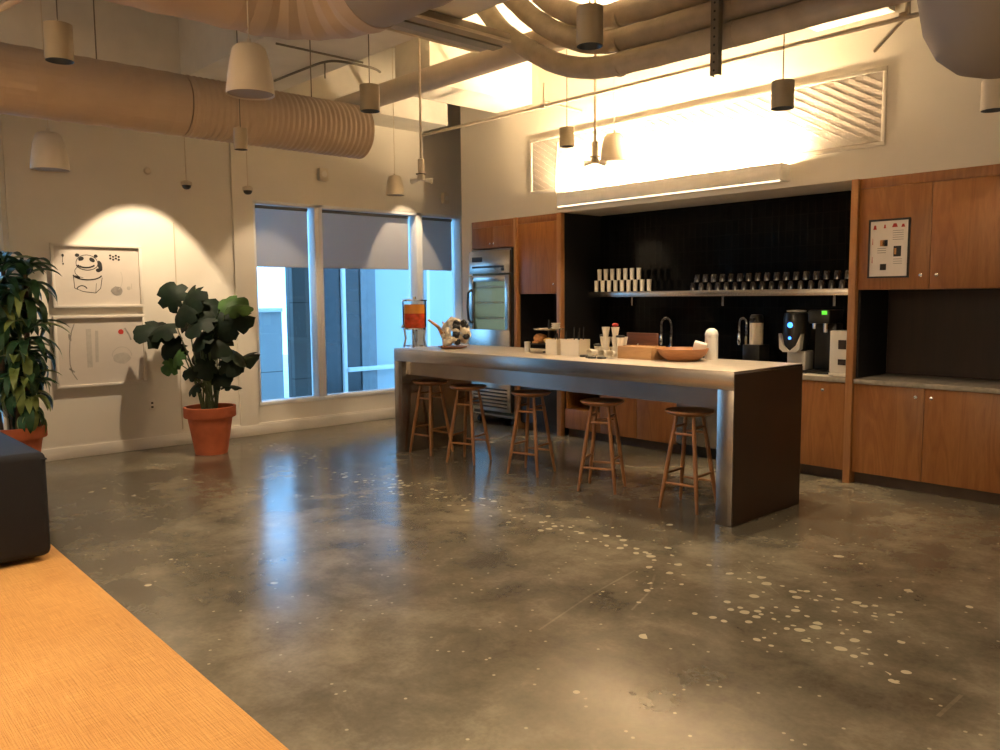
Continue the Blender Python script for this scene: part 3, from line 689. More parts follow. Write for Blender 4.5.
for i, (dx, dy) in enumerate(((.02, -.06), (.09, -.03))):
    o = MB().ball((0, 0, .03), .045, sq=(1.2, .8, .65), jit=.1).build('pastry', 'pastry', None, (3.70 + dx, -1.37 + dy, Z + .0865)); tag(o, 'small yellow pastry beside the loaf on the black stand', 'pastry', 'yellow pastries')
for i in range(3):
    o = MB().lathe([(.03, 0), (.045, .018), (.042, .018), (.028, .004), (.001, .004)], n=18).build('small_bowl', 'white', None, (3.72, -1.33, Z + .223 + .0185 * i))
    tag(o, ['small white bowl at the bottom of the stack on the steel tray', 'small white bowl in the middle of the stack on the steel tray', 'small white bowl on top of the stack on the steel tray'][i], 'bowl', 'stacked white bowls')
def caddy(x, y, w, d, h, label, items):
    t = thing('utensil_caddy', (x, y, Z), label, 'container')
    b = MB(); e = .008
    b.box((-w/2, -d/2, 0), (w/2, d/2, .008)); b.box((-w/2, -d/2, .008), (w/2, -d/2 + e, h)); b.box((-w/2, d/2 - e, .008), (w/2, d/2, h)); b.box((-w/2, -d/2 + e, .008), (-w/2 + e, d/2 - e, h)); b.box((w/2 - e, -d/2 + e, .008), (w/2, d/2 - e, h))
    b.build('box', 'cup', t)
    MB().box((-e/2, -d/2 + e, .008), (e/2, d/2 - e, h - .01)).build('divider', 'cup', t)
    for k in range(items):
        xx = random.uniform(-w/2 + .03, w/2 - .03); yy = random.uniform(-d/3, d/3)
        if abs(xx) < .012: xx += .02
        o = MB().tube([(0, 0, 0), (random.uniform(-.02, .02), .01, h + random.uniform(.02, .10))], [.004, .006], 6).build('knife', 'black', None, (x + xx, y + yy, Z + .009))
        tag(o, 'black handled utensil standing in the ' + ('right' if w > .2 else 'left') + ' cream caddy', 'cutlery', 'utensils in the cream caddies')
caddy(3.89, -1.50, .14, .14, .14, 'small cream utensil caddy next to the pastry stand', 3)
caddy(4.105, -1.48, .22, .15, .145, 'wide cream utensil caddy beside the pile of cups', 5)
# pile of cups
cp = MB().lathe([(.022, 0), (.036, .085), (.033, .085), (.020, .006), (.001, .006)], n=18).build('paper_cup', 'cup')
pile = [(0, 0, 0, 0, 0), (.08, .02, 0, 0, 0), (.16, -.01, 0, 0, 0), (.03, -.06, .038, PI / 2, .3), (.145, -.08, .038, PI / 2, .3), (-.07, -.05, .038, PI / 2, -.2),
        (.0, .0, .087, 0, 0), (.08, .02, .087, 0, 0), (.16, -.01, .087, 0, 0), (.10, .11, 0, 0, 0), (.02, .10, 0, 0, 0), (.10, .11, .087, 0, 0), (-.075, .05, 0, 0, 0), (-.075, .05, .087, 0, 0), (.02, .10, .087, 0, 0), (.16, .075, 0, 0, 0), (.08, .02, .174, 0, 0), (-.01, -.0, .174, 0, 0), (-.15, .06, 0, 0, 0)]
for i, (dx, dy, dz, rx, rz) in enumerate(pile):
    o = cp if i == 0 else cp.copy()
    if i: COL.objects.link(o)
    o.location = (4.42 + dx, -1.42 + dy, Z + dz); o.rotation_euler = (rx, 0, rz)
    if i in (3, 4, 5, ): pass
    tag(o, 'cream paper cup in the untidy heap left of the wooden box', 'cup', 'heap of paper cups')
blk = MB().lathe([(.038, 0), (.04, .012), (.034, .018), (.001, .018)], n=18).build('small_dish', 'black')
for i, (dx, dy, dz, rx, rz) in enumerate([(-.02, -.20, 0, 0, .3), (.13, -.22, 0, 0, -.4), (.16, -.01, .173, 0, .9), (-.075, .05, .173, 0, 0), (-.13, -.15, 0, 0, 0), (.04, -.24, 0, 0, 0), (-.15, .06, .086, 0, 0), (.16, .075, .086, 0, 0)]):
    o = blk if i == 0 else blk.copy()
    if i: COL.objects.link(o)
    o.location = (4.42 + dx, -1.42 + dy, Z + dz); o.rotation_euler = (rx, 0, rz); tag(o, 'small black dish in the heap of paper cups', 'dish', 'small black dishes')
o = MB().ball((0, 0, .018), .026, sq=(1.2, 1, .7)).build('red_cap', 'red', None, (4.50, -1.40, Z + .259)); tag(o, 'small red cap on top of the paper cup heap', 'cap')
o = MB().tube([(0, 0, 0), (.07, .02, .10)], .006, 8).build('tongs', 'chrome', None, (4.47, -1.15, Z + .006)); tag(o, 'shiny metal tongs leaning by the paper cups', 'tongs')
o = MB().box((-.17, -.01, 0), (.17, .01, .20), .004).build('cutting_board', 'boardwood', None, (4.56, -1.10, Z)); tag(o, 'dark wooden board standing upright behind the wooden box', 'board')
t = thing('wooden_box', (4.785, -1.40, Z), 'light wooden tray box with low sides beside the wooden bowl', 'box')
b = MB(); b.box((-.175, -.10, 0), (.175, .10, .012)); b.box((-.175, -.10, .012), (.175, -.088, .105), .002); b.box((-.175, .088, .012), (.175, .10, .105), .002); b.box((-.175, -.088, .012), (-.163, .088, .105), .002); b.box((.163, -.088, .012), (.175, .088, .105), .002)
b.build('box', 'boxwood', t); MB().box((-.162, -.087, .09), (.162, .087, .098)).build('insert', 'boxwood', t)
t = thing('wooden_bowl', (5.17, -1.36, Z), 'wide shallow carved wooden bowl on the island', 'bowl')
MB().lathe([(.001, 0), (.12, 0), (.18, .045), (.21, .10), (.198, .10), (.17, .05), (.10, .015), (.001, .012)], n=40).build('shell', 'bowl', t)
o = MB().box((-.05, -.03, 0), (.05, .03, .075), .006, rot=(.2, .25, .5)).build('packet', 'white', None, (5.28, -1.28, Z + .075)); tag(o, 'white paper packet sticking out of the wooden bowl', 'packet')
for i, (dx, dy) in enumerate(((-.02, .02), (-.07, -.03))):
    o = MB().ball((0, 0, .03), .03, sq=(1.2, 1, .8)).build('snack_ball', 'black', None, (5.17 + dx, -1.36 + dy, Z + .019)); tag(o, 'small dark wrapped snack inside the wooden bowl', 'snack', 'snacks in the bowl')
t = thing('canister', (5.27, -1.10, Z), 'white round topped canister right of the wooden bowl', 'canister')
MB().lathe([(.001, 0), (.052, 0), (.054, .015), (.052, .19), (.001, .19)], n=28).build('body', 'white', t)
MB().lathe([(.053, .191), (.054, .21), (.045, .238), (.022, .255), (.001, .258)], n=28).build('lid', 'white', t)
# back counter appliances
ZC = .905
t = thing('airpot', (4.86, .30, ZC), 'cream airpot flask with black lid on a black warmer behind the island', 'flask')
MB().box((-.09, -.10, 0), (.09, .10, .24), .01).build('warmer_base', 'black', t)
MB().lathe([(.064, .241), (.064, .45), (.001, .45)], n=28).build('body', 'cup', t)
MB().lathe([(.068, .451), (.062, .51), (.05, .53), (.001, .53)], n=28).build('lid', 'black', t)
MB().box((-.02, -.10, .47), (.02, -.05, .50), .004).build('spout', 'black', t)
t = thing('water_dispenser', (5.28, .28, ZC), 'white and black countertop water dispenser with two blue lights', 'water dispenser')
MB().box((-.12, -.11, 0), (.12, .14, .02), .006).build('base', 'black', t)
MB().box((-.075, -.02, .021), (.11, .14, .20), .012).build('lower_body', 'white', t)
MB().lathe([(.105, .20), (.115, .26), (.115, .48), (.105, .55), (.001, .56)], n=28).build('housing', 'black', t)
b = MB(); b.poly([(-.11, .36), (-.10, .22), (-.065, .19), (.065, .19), (.10, .22), (.11, .36), (.06, .25), (0, .20), (-.06, .25)], 'y', -.118, .06); b.build('white_shield', 'white', t)
MB().lathe([(.001, .562), (.085, .562), (.09, .575), (.001, .58)], n=24).build('top_cap', 'white', t)
mY = Matrix.Rotation(PI / 2, 3, 'X')
MB().lathe([(.026, 0), (.024, .006), (.001, .008)], (0, -.113, .44), 18, mY).build('light', 'bluelight', t)
MB().lathe([(.014, 0), (.013, .006), (.001, .008)], (0, -.113, .32), 18, mY).build('light', 'bluelight', t)
t = thing('coffee_machine', (5.575, .26, ZC), 'tall black coffee machine with a small green light', 'coffee machine')
MB().box((-.13, -.12, 0), (.10, .16, .03), .005).build('drip_tray', 'black', t)
MB().box((-.11, .02, .031), (.09, .16, .46), .01).build('column', 'black', t)
MB().box((-.11, -.12, .461), (.09, .16, .58), .01).build('head', 'black', t)
MB().box((.02, -.125, .54), (.07, -.1205, .575), .001).build('display', 'greenlight', t)
MB().cyl((.03, -.06, .38), (.03, -.06, .46), .02).build('spout', 'chrome', t)
MB().cyl((-.065, -.08, .41), (-.065, -.08, .46), .018).build('spout', 'chrome', t)
t = thing('packet_dispenser', (5.735, .20, ZC), 'white coffee packet dispenser with brown labels against the wooden upright', 'dispenser')
MB().box((-.05, -.08, .03), (.13, .12, .40), .008).build('body', 'white', t)
MB().box((-.045, -.10, 0), (.13, .12, .029), .004).build('base', 'white', t)
MB().box((.03, -.085, .24), (.10, -.0805, .32)).build('label', 'brownback', t)
MB().box((.03, -.085, .10), (.10, -.0805, .15)).build('label', 'brownback', t)
o = MB().box((-.12, -.04, 0), (.12, .04, .012), .003).build('tray', 'white', None, (5.62, .05, ZC)); tag(o, 'small white tray at the front edge of the worktop', 'tray')
# ================================================================ art wall
def frame(y0, y1, z0, z1, label):
    t = thing('framed_drawing', (XW + .022, (y0 + y1) / 2, z0), label, 'picture', 'pair of framed drawings')
    h = (y1 - y0) / 2; H = z1 - z0; f = .028
    b = MB(); b.box((0, -h, 0), (.045, h, f), .002); b.box((0, -h, H - f), (.045, h, H), .002); b.box((0, -h, f), (.045, -h + f, H - f), .002); b.box((0, h - f, f), (.045, h, H - f), .002); b.build('frame', 'trim', t)
    MB().box((.004, -h + f, f), (.016, h - f, H - f)).build('paper', 'paper', t)
    return t, h, H
t1, h, H = frame(-4.67, -3.79, 1.55, 2.20, 'upper framed drawing of a seated bear in black ink')
OFF = .0165
def blob(b, cy, cz, ry, rz, n=14, rot=0, jit=.08):
    pts = []
    for k in range(n):
        a = 2 * PI * k / n; q = 1 + random.uniform(-jit, jit); u = ry * q * math.cos(a); v = rz * q * math.sin(a)
        pts.append((cy + u * math.cos(rot) - v * math.sin(rot), cz + u * math.sin(rot) + v * math.cos(rot)))
    b.poly(pts, 'x', OFF, .001)
def stroke(b, pts, w):
    for k, ((a, c), (d, e)) in enumerate(zip(pts[:-1], pts[1:])):
        dx, dy = d - a, e - c; L_ = math.hypot(dx, dy); nx, ny = -dy / L_ * w / 2, dx / L_ * w / 2
        b.poly([(a + nx, c + ny), (a - nx, c - ny), (d - nx, e - ny), (d + nx, e + ny)], 'x', OFF + .0002 * (k % 2), .001)
def arcp(cy, cz, ry, rz, a0, a1, n=12): return [(cy + ry * math.cos(math.radians(a0 + (a1 - a0) * k / n)), cz + rz * math.sin(math.radians(a0 + (a1 - a0) * k / n))) for k in range(n + 1)]
b = MB()
# bear: head outline, patches, arms, lap
stroke(b, arcp(-.10, .455, .105, .085, -20, 200), .006)
stroke(b, arcp(-.10, .46, .11, .075, 200, 340), .008)
blob(b, -.155, .50, .030, .020, rot=.5); blob(b, -.050, .49, .030, .020, rot=-.6); blob(b, -.19, .535, .022, .018); blob(b, -.012, .53, .020, .018)
stroke(b, arcp(-.11, .47, .10, .06, 215, 325), .016)
blob(b, .025, .43, .022, .055, rot=.15); blob(b, .008, .385, .028, .02)
stroke(b, arcp(-.10, .37, .12, .07, 120, 250), .005); stroke(b, arcp(-.10, .345, .14, .06, 190, 345), .013)
stroke(b, [(-.235, .32), (-.23, .20), (-.15, .165), (-.03, .15), (.02, .20), (.04, .31)], .006)
stroke(b, arcp(-.16, .18, .05, .045, 20, 170), .01); stroke(b, [(-.03, .15), (-.02, .25)], .004)
blob(b, -.20, .315, .03, .012, rot=-.3)
blob(b, -.325, .53, .012, .016); stroke(b, [(-.325, .52), (-.33, .46)], .005); blob(b, -.325, .445, .007, .01)
for k in range(8): blob(b, .13 + .028 * (k % 4), .54 - .03 * (k // 4) - .012 * (k % 2), .012, .011)
b.build('ink_figure', 'ink', t1)
b = MB(); blob(b, .18, .17, .06, .05); b.build('ink_wash', 'greyink', t1)
b = MB(); stroke(b, arcp(.14, .30, .10, .14, -60, 30), .006); stroke(b, [(.33, .19), (.33, .25)], .008); blob(b, .30, .2, .02, .02); b.build('pale_wash', 'paleink', t1)
t2, h, H = frame(-4.68, -3.785, .73, 1.47, 'lower framed drawing of faint bamboo strokes and a red seal')
b = MB()
stroke(b, [(-.25, .66), (-.28, .58), (-.30, .48), (-.31, .36), (-.31, .24), (-.29, .15), (-.25, .08)], .010); stroke(b, [(-.32, .2), (-.27, .16)], .016); blob(b, -.30, .52, .012, .04, rot=.2)
b.build('ink_stroke', 'greyink', t2); b = MB(); stroke(b, [(.24, .60), (.28, .53), (.30, .47)], .016); b.build('ink_stroke', 'greyink', t2)
b = MB(); stroke(b, [(-.12, .60), (-.12, .2)], .05); stroke(b, [(-.04, .58), (-.05, .25)], .03); stroke(b, arcp(.20, .30, .10, .10, 0, 180), .006); blob(b, .20, .28, .09, .06); b.build('pale_wash', 'paleink', t2)
b = MB(); blob(b, .20, .56, .028, .028); b.build('red_seal', 'red', t2)
# outlets and wall devices
t = thing('wall_outlet', (XW + .022, -3.74, .42), 'small cream wall outlet below the lower framed drawing', 'outlet')
MB().box((0, -.035, 0), (.006, .035, .115), .002).build('plate', 'trim', t)
for z_ in (.035, .08): MB().box((.006, -.012, z_ - .01), (.008, .012, z_ + .01)).build('socket', 'black', t)
for (y_, z_, r_, lab) in ((-1.54, 3.08, .065, 'small cream box speaker on the wall above the middle window'), (.40, 2.93, .055, 'small cream sensor on the wall above the right window')):
    t = thing('wall_sensor', (XW, y_, z_), lab, 'sensor'); MB().box((0, -r_, 0), (.07, r_, .16), .02).build('case', 'bell', t); MB().cyl((.07, 0, .08), (.074, 0, .08), r_ * .6).build('face', 'trim', t)
o = MB().lathe([(.035, 0), (.04, .02), (.03, .045), (.001, .05)], (0, 0, 0), 16, Matrix.Rotation(PI / 2, 3, 'Y')).build('smoke_sensor', 'bell', None, (XW + .022, -3.68, 3.0)); tag(o, 'tiny round cream sensor high on the wall above the drawings', 'sensor')
o = MB().tube([(0, 0, 0), (0, 0, 2.3)], .006, 6).build('cable_conduit', 'pipe', None, (XW + .008, -3.41, .17)); tag(o, 'thin vertical conduit on the wall between drawings and round leaved plant', 'conduit')

# ================================================================ plants
def pot(name_thing, r, h):
    MB().lathe([(r * .62, 0), (r * .86, h * .78), (r * .98, h * .78), (r, h * .80), (r, h), (r * .92, h), (r * .90, h * .88), (r * .8, h * .84)], n=40, cap=False).build('pot', 'terra', name_thing)
    MB().lathe([(.001, 0), (r * .62, 0), (r * .62, .01), (.001, .01)], n=40).build('pot_base', 'terra', name_thing)
    b = MB(); b.lathe([(r * .84, h * .86), (r * .6, h * .90), (r * .3, h * .92), (.001, h * .93)], n=30); b.build('soil', 'soil', name_thing)
def leaf_round(parent, c, size, normal, tipdir, mat, splits=True):
    """big heart shaped leaf, split edge, cupped, with thickness"""
    n = Vector(normal).normalized(); t = Vector(tipdir); t = (t - n * t.dot(n)).normalized(); s = t.cross(n)
    c = Vector(c); K = 28; vs = []; fs = []
    ring = []
    for k in range(K):
        a = 2 * PI * k / K
        # heart outline, notch at the stalk end
        r = 1.0 + .10 * math.cos(a) - .42 * math.exp(-((a - PI) / .35) ** 2)
        if splits and k % 4 == 1 and .5 < a < 5.8 and abs(a - PI) > .6: r *= .72
        r *= random.uniform(.96, 1.04)
        ring.append((r * math.cos(a) * .55 * size, r * math.sin(a) * .50 * size))
    bm = MB()
    def P(u, v, w): return c + t * u + s * v + n * w
    cup = lambda u, v: -.9 * (u * u * .6 + v * v) / size + .05 * abs(v)
    top = [P(0, 0, 0)]
    for f in (.5, 1):
        for u, v in ring: top.append(P(u * f, v * f, cup(u * f, v * f)))
    th = -n * .003
    vs = top + [p + th for p in top]; m = len(top)
    for k in range(K):
        j = (k + 1) % K
        fs += [(0, 1 + k, 1 + j), (1 + k, 1 + K + k, 1 + K + j, 1 + j), (m, m + 1 + j, m + 1 + k), (m + 1 + k, m + 1 + j, m + 1 + K + j, m + 1 + K + k), (1 + K + k, m + 1 + K + k, m + 1 + K + j, 1 + K + j)]
    bm._add(vs, fs, True)
    o = bm.build('leaf', mat, parent)
    return P(-.33 * size, 0, 0)
toCam = Vector((.75, -.62, .15)).normalized()
t = thing('potted_monstera', (.64, -3.40, 0), 'large dark broad leaved plant in a terracotta pot left of the windows', 'potted plant')
pot(t, .265, .50)
rt = Vector((.674, .739, 0)); PC = Vector((.33, -3.32, 0))
def pix(u, z, d=0): return rt * ((u - 208) * .0109) + Vector((0, 0, z)) + toCam * d     # along the view-facing plane of the plant
LV = [(178, 1.66, .0, .36, 'd', (-.6, 0, .4)), (195, 1.64, .06, .40, 'd', (-.2, 0, -1)), (192, 1.52, .1, .36, 'd', (-.4, 0, -1)), (208, 1.54, .05, .42, 'd', (.3, 0, -1)), (205, 1.40, .12, .38, 'd', (0, 0, -1)),
      (230, 1.56, .0, .36, 'l', (.8, 0, .5)), (240, 1.53, .12, .30, 'l', (.9, 0, -.2)), (236, 1.40, .05, .36, 'd', (1, 0, -.2)), (226, 1.36, .1, .34, 'd', (.7, 0, -1)), (160, 1.31, .0, .40, 'd', (-1, 0, -.7)), (172, 1.33, .08, .38, 'd', (-.8, 0, .2)),
      (178, 1.12, .05, .30, 'd', (-.7, 0, -.5)), (182, 1.02, .12, .22, 'l', (-.5, 0, -1)), (206, 1.22, .15, .30, 'd', (.3, 0, -1)), (220, 1.18, .1, .34, 'd', (.6, 0, -1)), (232, 1.08, .0, .38, 'd', (1, 0, -.6)), (240, 1.0, -.05, .32, 'd', (1, 0, -.2)),
      (230, .95, .08, .28, 'd', (.8, 0, -1)), (200, 1.12, -.15, .34, 'd', (-.2, 0, -1)), (218, .80, .05, .26, 'd', (1, 0, -.1)), (228, .72, .0, .22, 'd', (1, 0, .2)), (196, .86, .1, .20, 'd', (-.6, 0, -.4)), (198, .70, .12, .20, 'd', (-.6, 0, -.3)),
      (215, 1.32, -.2, .40, 'd', (.1, 0, .5)), (188, 1.42, -.2, .34, 'd', (-.5, 0, .5)), (176, .93, .1, .20, 'l', (-.7, 0, -1)), (210, .92, .14, .26, 'd', (.1, 0, -1))]
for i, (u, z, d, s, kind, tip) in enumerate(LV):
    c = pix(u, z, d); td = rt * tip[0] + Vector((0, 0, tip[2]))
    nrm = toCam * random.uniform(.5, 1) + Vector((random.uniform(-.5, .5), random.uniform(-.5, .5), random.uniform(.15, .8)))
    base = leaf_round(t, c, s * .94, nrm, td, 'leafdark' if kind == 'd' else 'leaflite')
    a = random.uniform(0, 2 * PI); root = Vector((.07 * math.cos(a), .07 * math.sin(a), .44)); mid = root.lerp(base, .6) + Vector((0, 0, .10))
    MB().tube([root, root.lerp(mid, .5) + Vector((0, 0, .03)), mid, base.lerp(mid, .3), base], [.010, .009, .007, .006, .004], 6).build('stalk', 'stem', t)
# corn plant
t = thing('potted_corn_plant', (.68, -5.24, 0), 'tall cane plant with long strap leaves in a terracotta pot behind the ottoman', 'potted plant')
pot(t, .27, .50)
def strap(b, base, az, elev, L_, w, droop):
    d = Vector((math.cos(az), math.sin(az), 0)); side = Vector((-math.sin(az), math.cos(az), 0)); n = 8; L0 = []; 
    p = Vector(base); e = elev
    vs = []
    for k in range(n + 1):
        f = k / n; wd = w * (math.sin(PI * min(1, .12 + f * .88)) ** .7) * (1 - .15 * f) + .002
        fold = Vector((0, 0, .22 * wd))
        vs += [p + side * wd / 2 + fold, p, p - side * wd / 2 + fold]
        e -= droop / n; p = p + (d * math.cos(e) + Vector((0, 0, 1)) * math.sin(e)) * (L_ / n)
    fs = []
    for k in range(n):
        a = 3 * k; fs += [(a, a + 1, a + 4, a + 3), (a + 1, a + 2, a + 5, a + 4)]
    m = len(vs); vs2 = [v + Vector((0, 0, -.002)) for v in vs]
    fs += [tuple(m + i for i in reversed(f)) for f in fs]
    for k in range(n):
        a = 3 * k; fs += [(a, a + 3, m + a + 3, m + a), (a + 2, m + a + 2, m + a + 5, a + 5)]
    b._add(vs + vs2, fs, True)
canes = [(-.10, .02, 1.92, .38), (.04, -.06, 1.66, .38), (.12, .10, 1.35, .38), (.15, .02, 1.08, .34), (-.12, -.1, 1.40, .36), (0.02, .14, 1.86, .38), (.17, .08, .88, .28), (.02, .02, 1.12, .34)]
for (cx, cy, H_, ll) in canes:
    cn = MB().tube([(cx * .8, cy * .8, .43), (cx, cy, .8 if H_ > 1 else .7), (cx * 1.2, cy * 1.2, H_)], [.024, .022, .018], 10).build('cane', 'cane', t)
    for lvl in range(3):
        zz = H_ - .12 * lvl; cnt = 12
        for k in range(cnt):
            b = MB(); az = 2 * PI * k / cnt + lvl * .7 + random.uniform(-.25, .25)
            strap(b, (cx * 1.15, cy * 1.15, zz + random.uniform(-.05, .05)), az, (1.0 - .40 * lvl) + random.uniform(-.15, .15), ll * random.uniform(.85, 1.2), .085, 1.7 + .4 * lvl)
            yl = random.random() < (.12 if H_ > 1.3 else .3)
            b.build('leaf', 'leafstrap2' if yl else 'leafstrap', cn)
MB().cyl((.085, -.07, .46), (.10, -.075, .80), .022).build('white_stake', 'white', t)
# ottoman and rug
o = MB().box((-2.9, -1.55, 0), (2.9, 1.55, .012), .004).build('rug', 'rug', None, (5.1, -7.14, 0)); o.data; tag(o, 'large flat woven orange rug on the concrete floor', 'rug')
o.rotation_euler = (0, 0, -.016)
t = thing('ottoman', (2.48, -6.44, .0125), 'big square black upholstered ottoman on the orange rug', 'ottoman')
b = MB().box((-.88, -.80, .03), (1.03, .80, .685), .045); b.build('cushion', 'otto', t)
MB().box((-.84, -.76, 0), (.88, .76, .03)).build('plinth', 'black', t)
b = MB(); b.tube([(-.87, -.795, .64), (1.025, -.795, .64), (1.025, .795, .64), (-.87, .795, .64), (-.87, -.795, .64)], .006, 8); b.build('piping', 'otto', t)

# ================================================================ ceiling services
def ribs_tube(path, r, rib, step, n=32, amp=.006):
    pts = [Vector(p) for p in path]; out = []; rad = []
    for p, q in zip(pts[:-1], pts[1:]):
        L_ = (q - p).length; k = max(1, int(L_ / step))
        for i in range(k): out.append(p.lerp(q, i / k)); rad.append(r + (amp if rib and len(out) % rib == 0 else 0))
    out.append(pts[-1]); rad.append(r); return out, rad
# duct along the window wall
t = thing('round_duct', (2.76, -2.80, 0), 'ribbed round duct with a rounded end running along the drawings wall', 'duct')
DZ = 3.085
p, r = ribs_tube([(0, 0, DZ), (0, -1.6, DZ)], .222, 2, .024, amp=.007); r[0] = .12; r.insert(1, .20); p.insert(1, Vector((0, -.005, DZ)))
MB().tube(p, r, 36).build('ribbed_sleeve', 'duct', t, sharp=14)
p, r = ribs_tube([(0, -1.61, DZ), (0, -8.2, DZ)], .225, 3, .06, amp=.004); MB().tube(p, r, 36).build('duct_run', 'duct', t, sharp=6)
for yy in (-.5, -2.2, -4.2, -6.2):
    MB().tube([(0, yy, DZ + .22), (0, yy, 3.87 if yy in (-.5,) else 4.70)], .005, 6).build('hanger_rod', 'darkpipe', t)
# big elbow duct
t = thing('elbow_duct', (4.25, -4.3, 0), 'large round segmented duct turning a corner near the ceiling', 'duct')
r0 = .31; zc = 3.56; R_ = .55
cx = 0; path = [Vector((0, -6.0, zc)), Vector((0, -3.0, zc)), Vector((0, -.45, zc))]
b = MB(); pp, rr = ribs_tube([(0, -6.4, zc), (0, -.30, zc)], r0, 4, .10, amp=.008); b.tube(pp, rr, 48); b.build('straight_run', 'duct', t, sharp=8)
b = MB(); arc_ = [Vector((R_ - R_ * math.cos(a), -.29 + R_ * math.sin(a), zc)) for a in [PI / 2 * k / 5 for k in range(6)]]
pp, rr = ribs_tube(arc_, r0 + .004, 2, .08, amp=.010); b.tube(pp, rr, 40); b.build('elbow', 'duct', t, sharp=12)
b = MB(); pp, rr = ribs_tube([(R_ + .005, -.29 + R_, zc), (R_ + 5.5, -.29 + R_, zc)], r0, 5, .12, amp=.008); b.tube(pp, rr, 40); b.build('branch_run', 'fit', t)
for yy in (-.6, -3.0, -5.2): MB().tube([(0, yy, zc + r0 - .01), (0, yy, 4.70)], .005, 6).build('hanger_rod', 'darkpipe', t)
# slanted white duct
o = MB().tube([(.56, 0, 0), (5.2, 0, 0)], .115, 28).build('white_duct', 'pipe', None, (.0, -1.655, 3.84)); tag(o, 'plain pale round duct crossing above the windows toward the flexible ducts', 'duct')
# flexible ducts
paths = {0: [(3.0, 4.66), (3.14, 4.45), (3.35, 4.22), (3.59, 3.96), (3.93, 3.72), (4.28, 3.53), (4.66, 3.42), (5.1, 3.395), (5.6, 3.39), (6.4, 3.39), (8.6, 3.40)],
         1: [(3.28, 4.66), (3.50, 4.42), (3.74, 4.18), (3.98, 3.97), (4.30, 3.76), (4.67, 3.61), (5.1, 3.57), (5.6, 3.565), (6.4, 3.56), (8.6, 3.57)],
         2: [(3.66, 4.66), (3.86, 4.36), (4.06, 4.14), (4.30, 3.96), (4.66, 3.81), (5.1, 3.75), (5.6, 3.74), (6.4, 3.735), (8.6, 3.745)]}
flab = ['lowest of the three grey flexible ducts sweeping down from the ceiling', 'middle of the three grey flexible ducts sweeping down from the ceiling', 'uppermost of the three grey flexible ducts sweeping down from the ceiling']
def smoothp(P, n=6):
    out = []
    for i in range(len(P) - 1):
        p0, p1, p2, p3 = P[max(0, i-1)], P[i], P[i+1], P[min(len(P)-1, i+2)]
        for k in range(n):
            f = k / n; out.append(.5 * (2 * p1 + (p2 - p0) * f + (2 * p0 - 5 * p1 + 4 * p2 - p3) * f * f + (3 * p1 - p0 - 3 * p2 + p3) * f ** 3))
    out.append(P[-1]); return out
for k, P in paths.items():
    pts = smoothp([Vector((x, 0, z)) for x, z in P]); rr = [.084 + (.0025 if i % 4 == 0 else 0) for i in range(len(pts))]
    t = thing('flexible_duct', (0, -1.865, 0), flab[k], 'duct', 'grey flexible ducts')
    MB().tube(pts, rr, 20).build('hose', 'flex', t)
    for s0 in (4.9, 5.9): 
        zz = P[-3][1]; MB().cyl((s0, 0, zz), (s0 + .03, 0, zz), .0872, n=20).build('clamp', 'flex', t)
# strut
t = thing('strut_channel', (5.86, -2.0, 3.10), 'dark perforated steel strut hanging in front of the flexible ducts', 'strut')
b = MB(); b.box((-.03, -.028, 0), (.03, -.022, .68)); b.box((-.03, -.022, 0), (-.026, .02, .68)); b.box((.026, -.022, 0), (.03, .02, .68)); b.build('channel', 'darkpipe', t)
b = MB()
for k in range(12): b.cyl((0, -.0305, .03 + .055 * k), (0, -.0285, .03 + .055 * k), .008, n=10)
b.build('slot_holes', 'black', t)
# cable tray / rectangular duct
t = thing('rectangular_duct', (3.62, -2.15, 3.79), 'flat grey rectangular duct with rolled edges under the ceiling beam', 'duct')
MB().box((-.19, -2.5, 0), (.19, .17, .075), .004).build('body', 'fit', t)
for xx in (-.2, .2): MB().tube([(xx, -2.5, .0), (xx, .16, .0)], .014, 8).build('edge_rail', 'pipe', t)
MB().box((-.06, -2.5, -.015), (.06, .2, -.001)).build('cable_bundle', 'darkpipe', t)
# sprinkler pipes
t = thing('sprinkler_pipe', (0, -.80, 3.57), 'long thin painted sprinkler pipe in front of the kitchen wall', 'pipe')
MB().tube([(1.0, 0, 0), (7.9, 0, -.02)], .017, 12).build('main_pipe', 'pipe', t)
MB().tube([(6.62, 0, 0.0), (6.62, 0, .31)], .02, 10).build('riser', 'pipe', t)
for xx in (3.05, 6.60, 6.75): MB().cyl((xx - .03, 0, -.005), (xx + .03, 0, -.005), .028, n=14).build('coupling', 'pipe', t)
MB().tube([(6.62, 0, .0), (6.35, .1, -.17)], .014, 8).build('sprinkler_arm', 'bell', t)
MB().tube([(3.05, 0, .22), (3.05, 0, -.01)], .010, 8).build('hanger_clip', 'pipe', t)
MB().tube([(3.0, .05, .06), (3.30, .30, -.06)], .012, 8).build('sprinkler_arm', 'bell', t)
o = MB().tube([(0, 0, 0), (0.0, -.0, .45), (.03, 0, .75)], .006, 8).build('wall_conduit', 'bell', None, (2.47, -.012, 2.62)); tag(o, 'thin white cable running down the kitchen wall left of the light bar', 'cable')
t = thing('cable_conduit', (1.6, -2.42, 3.84), 'thin dark curved conduit fixed under the ceiling beam left of the pendant', 'conduit')
MB().tube(smoothp([Vector(v) for v in ((-.42, -.39, 0), (.07, -.38, 0), (.50, -.35, 0), (.62, -.21, 0), (.62, .10, 0), (.58, .22, -.01))]), .012, 8).build('conduit', 'darkpipe', t)
MB().tube([(.72, -.96, 0), (.72, -.07, 0)], .010, 8).build('conduit', 'darkpipe', t)
MB().tube([(.5, -.35, 0), (.5, -.35, -.15)], .008, 6).build('drop', 'darkpipe', t)
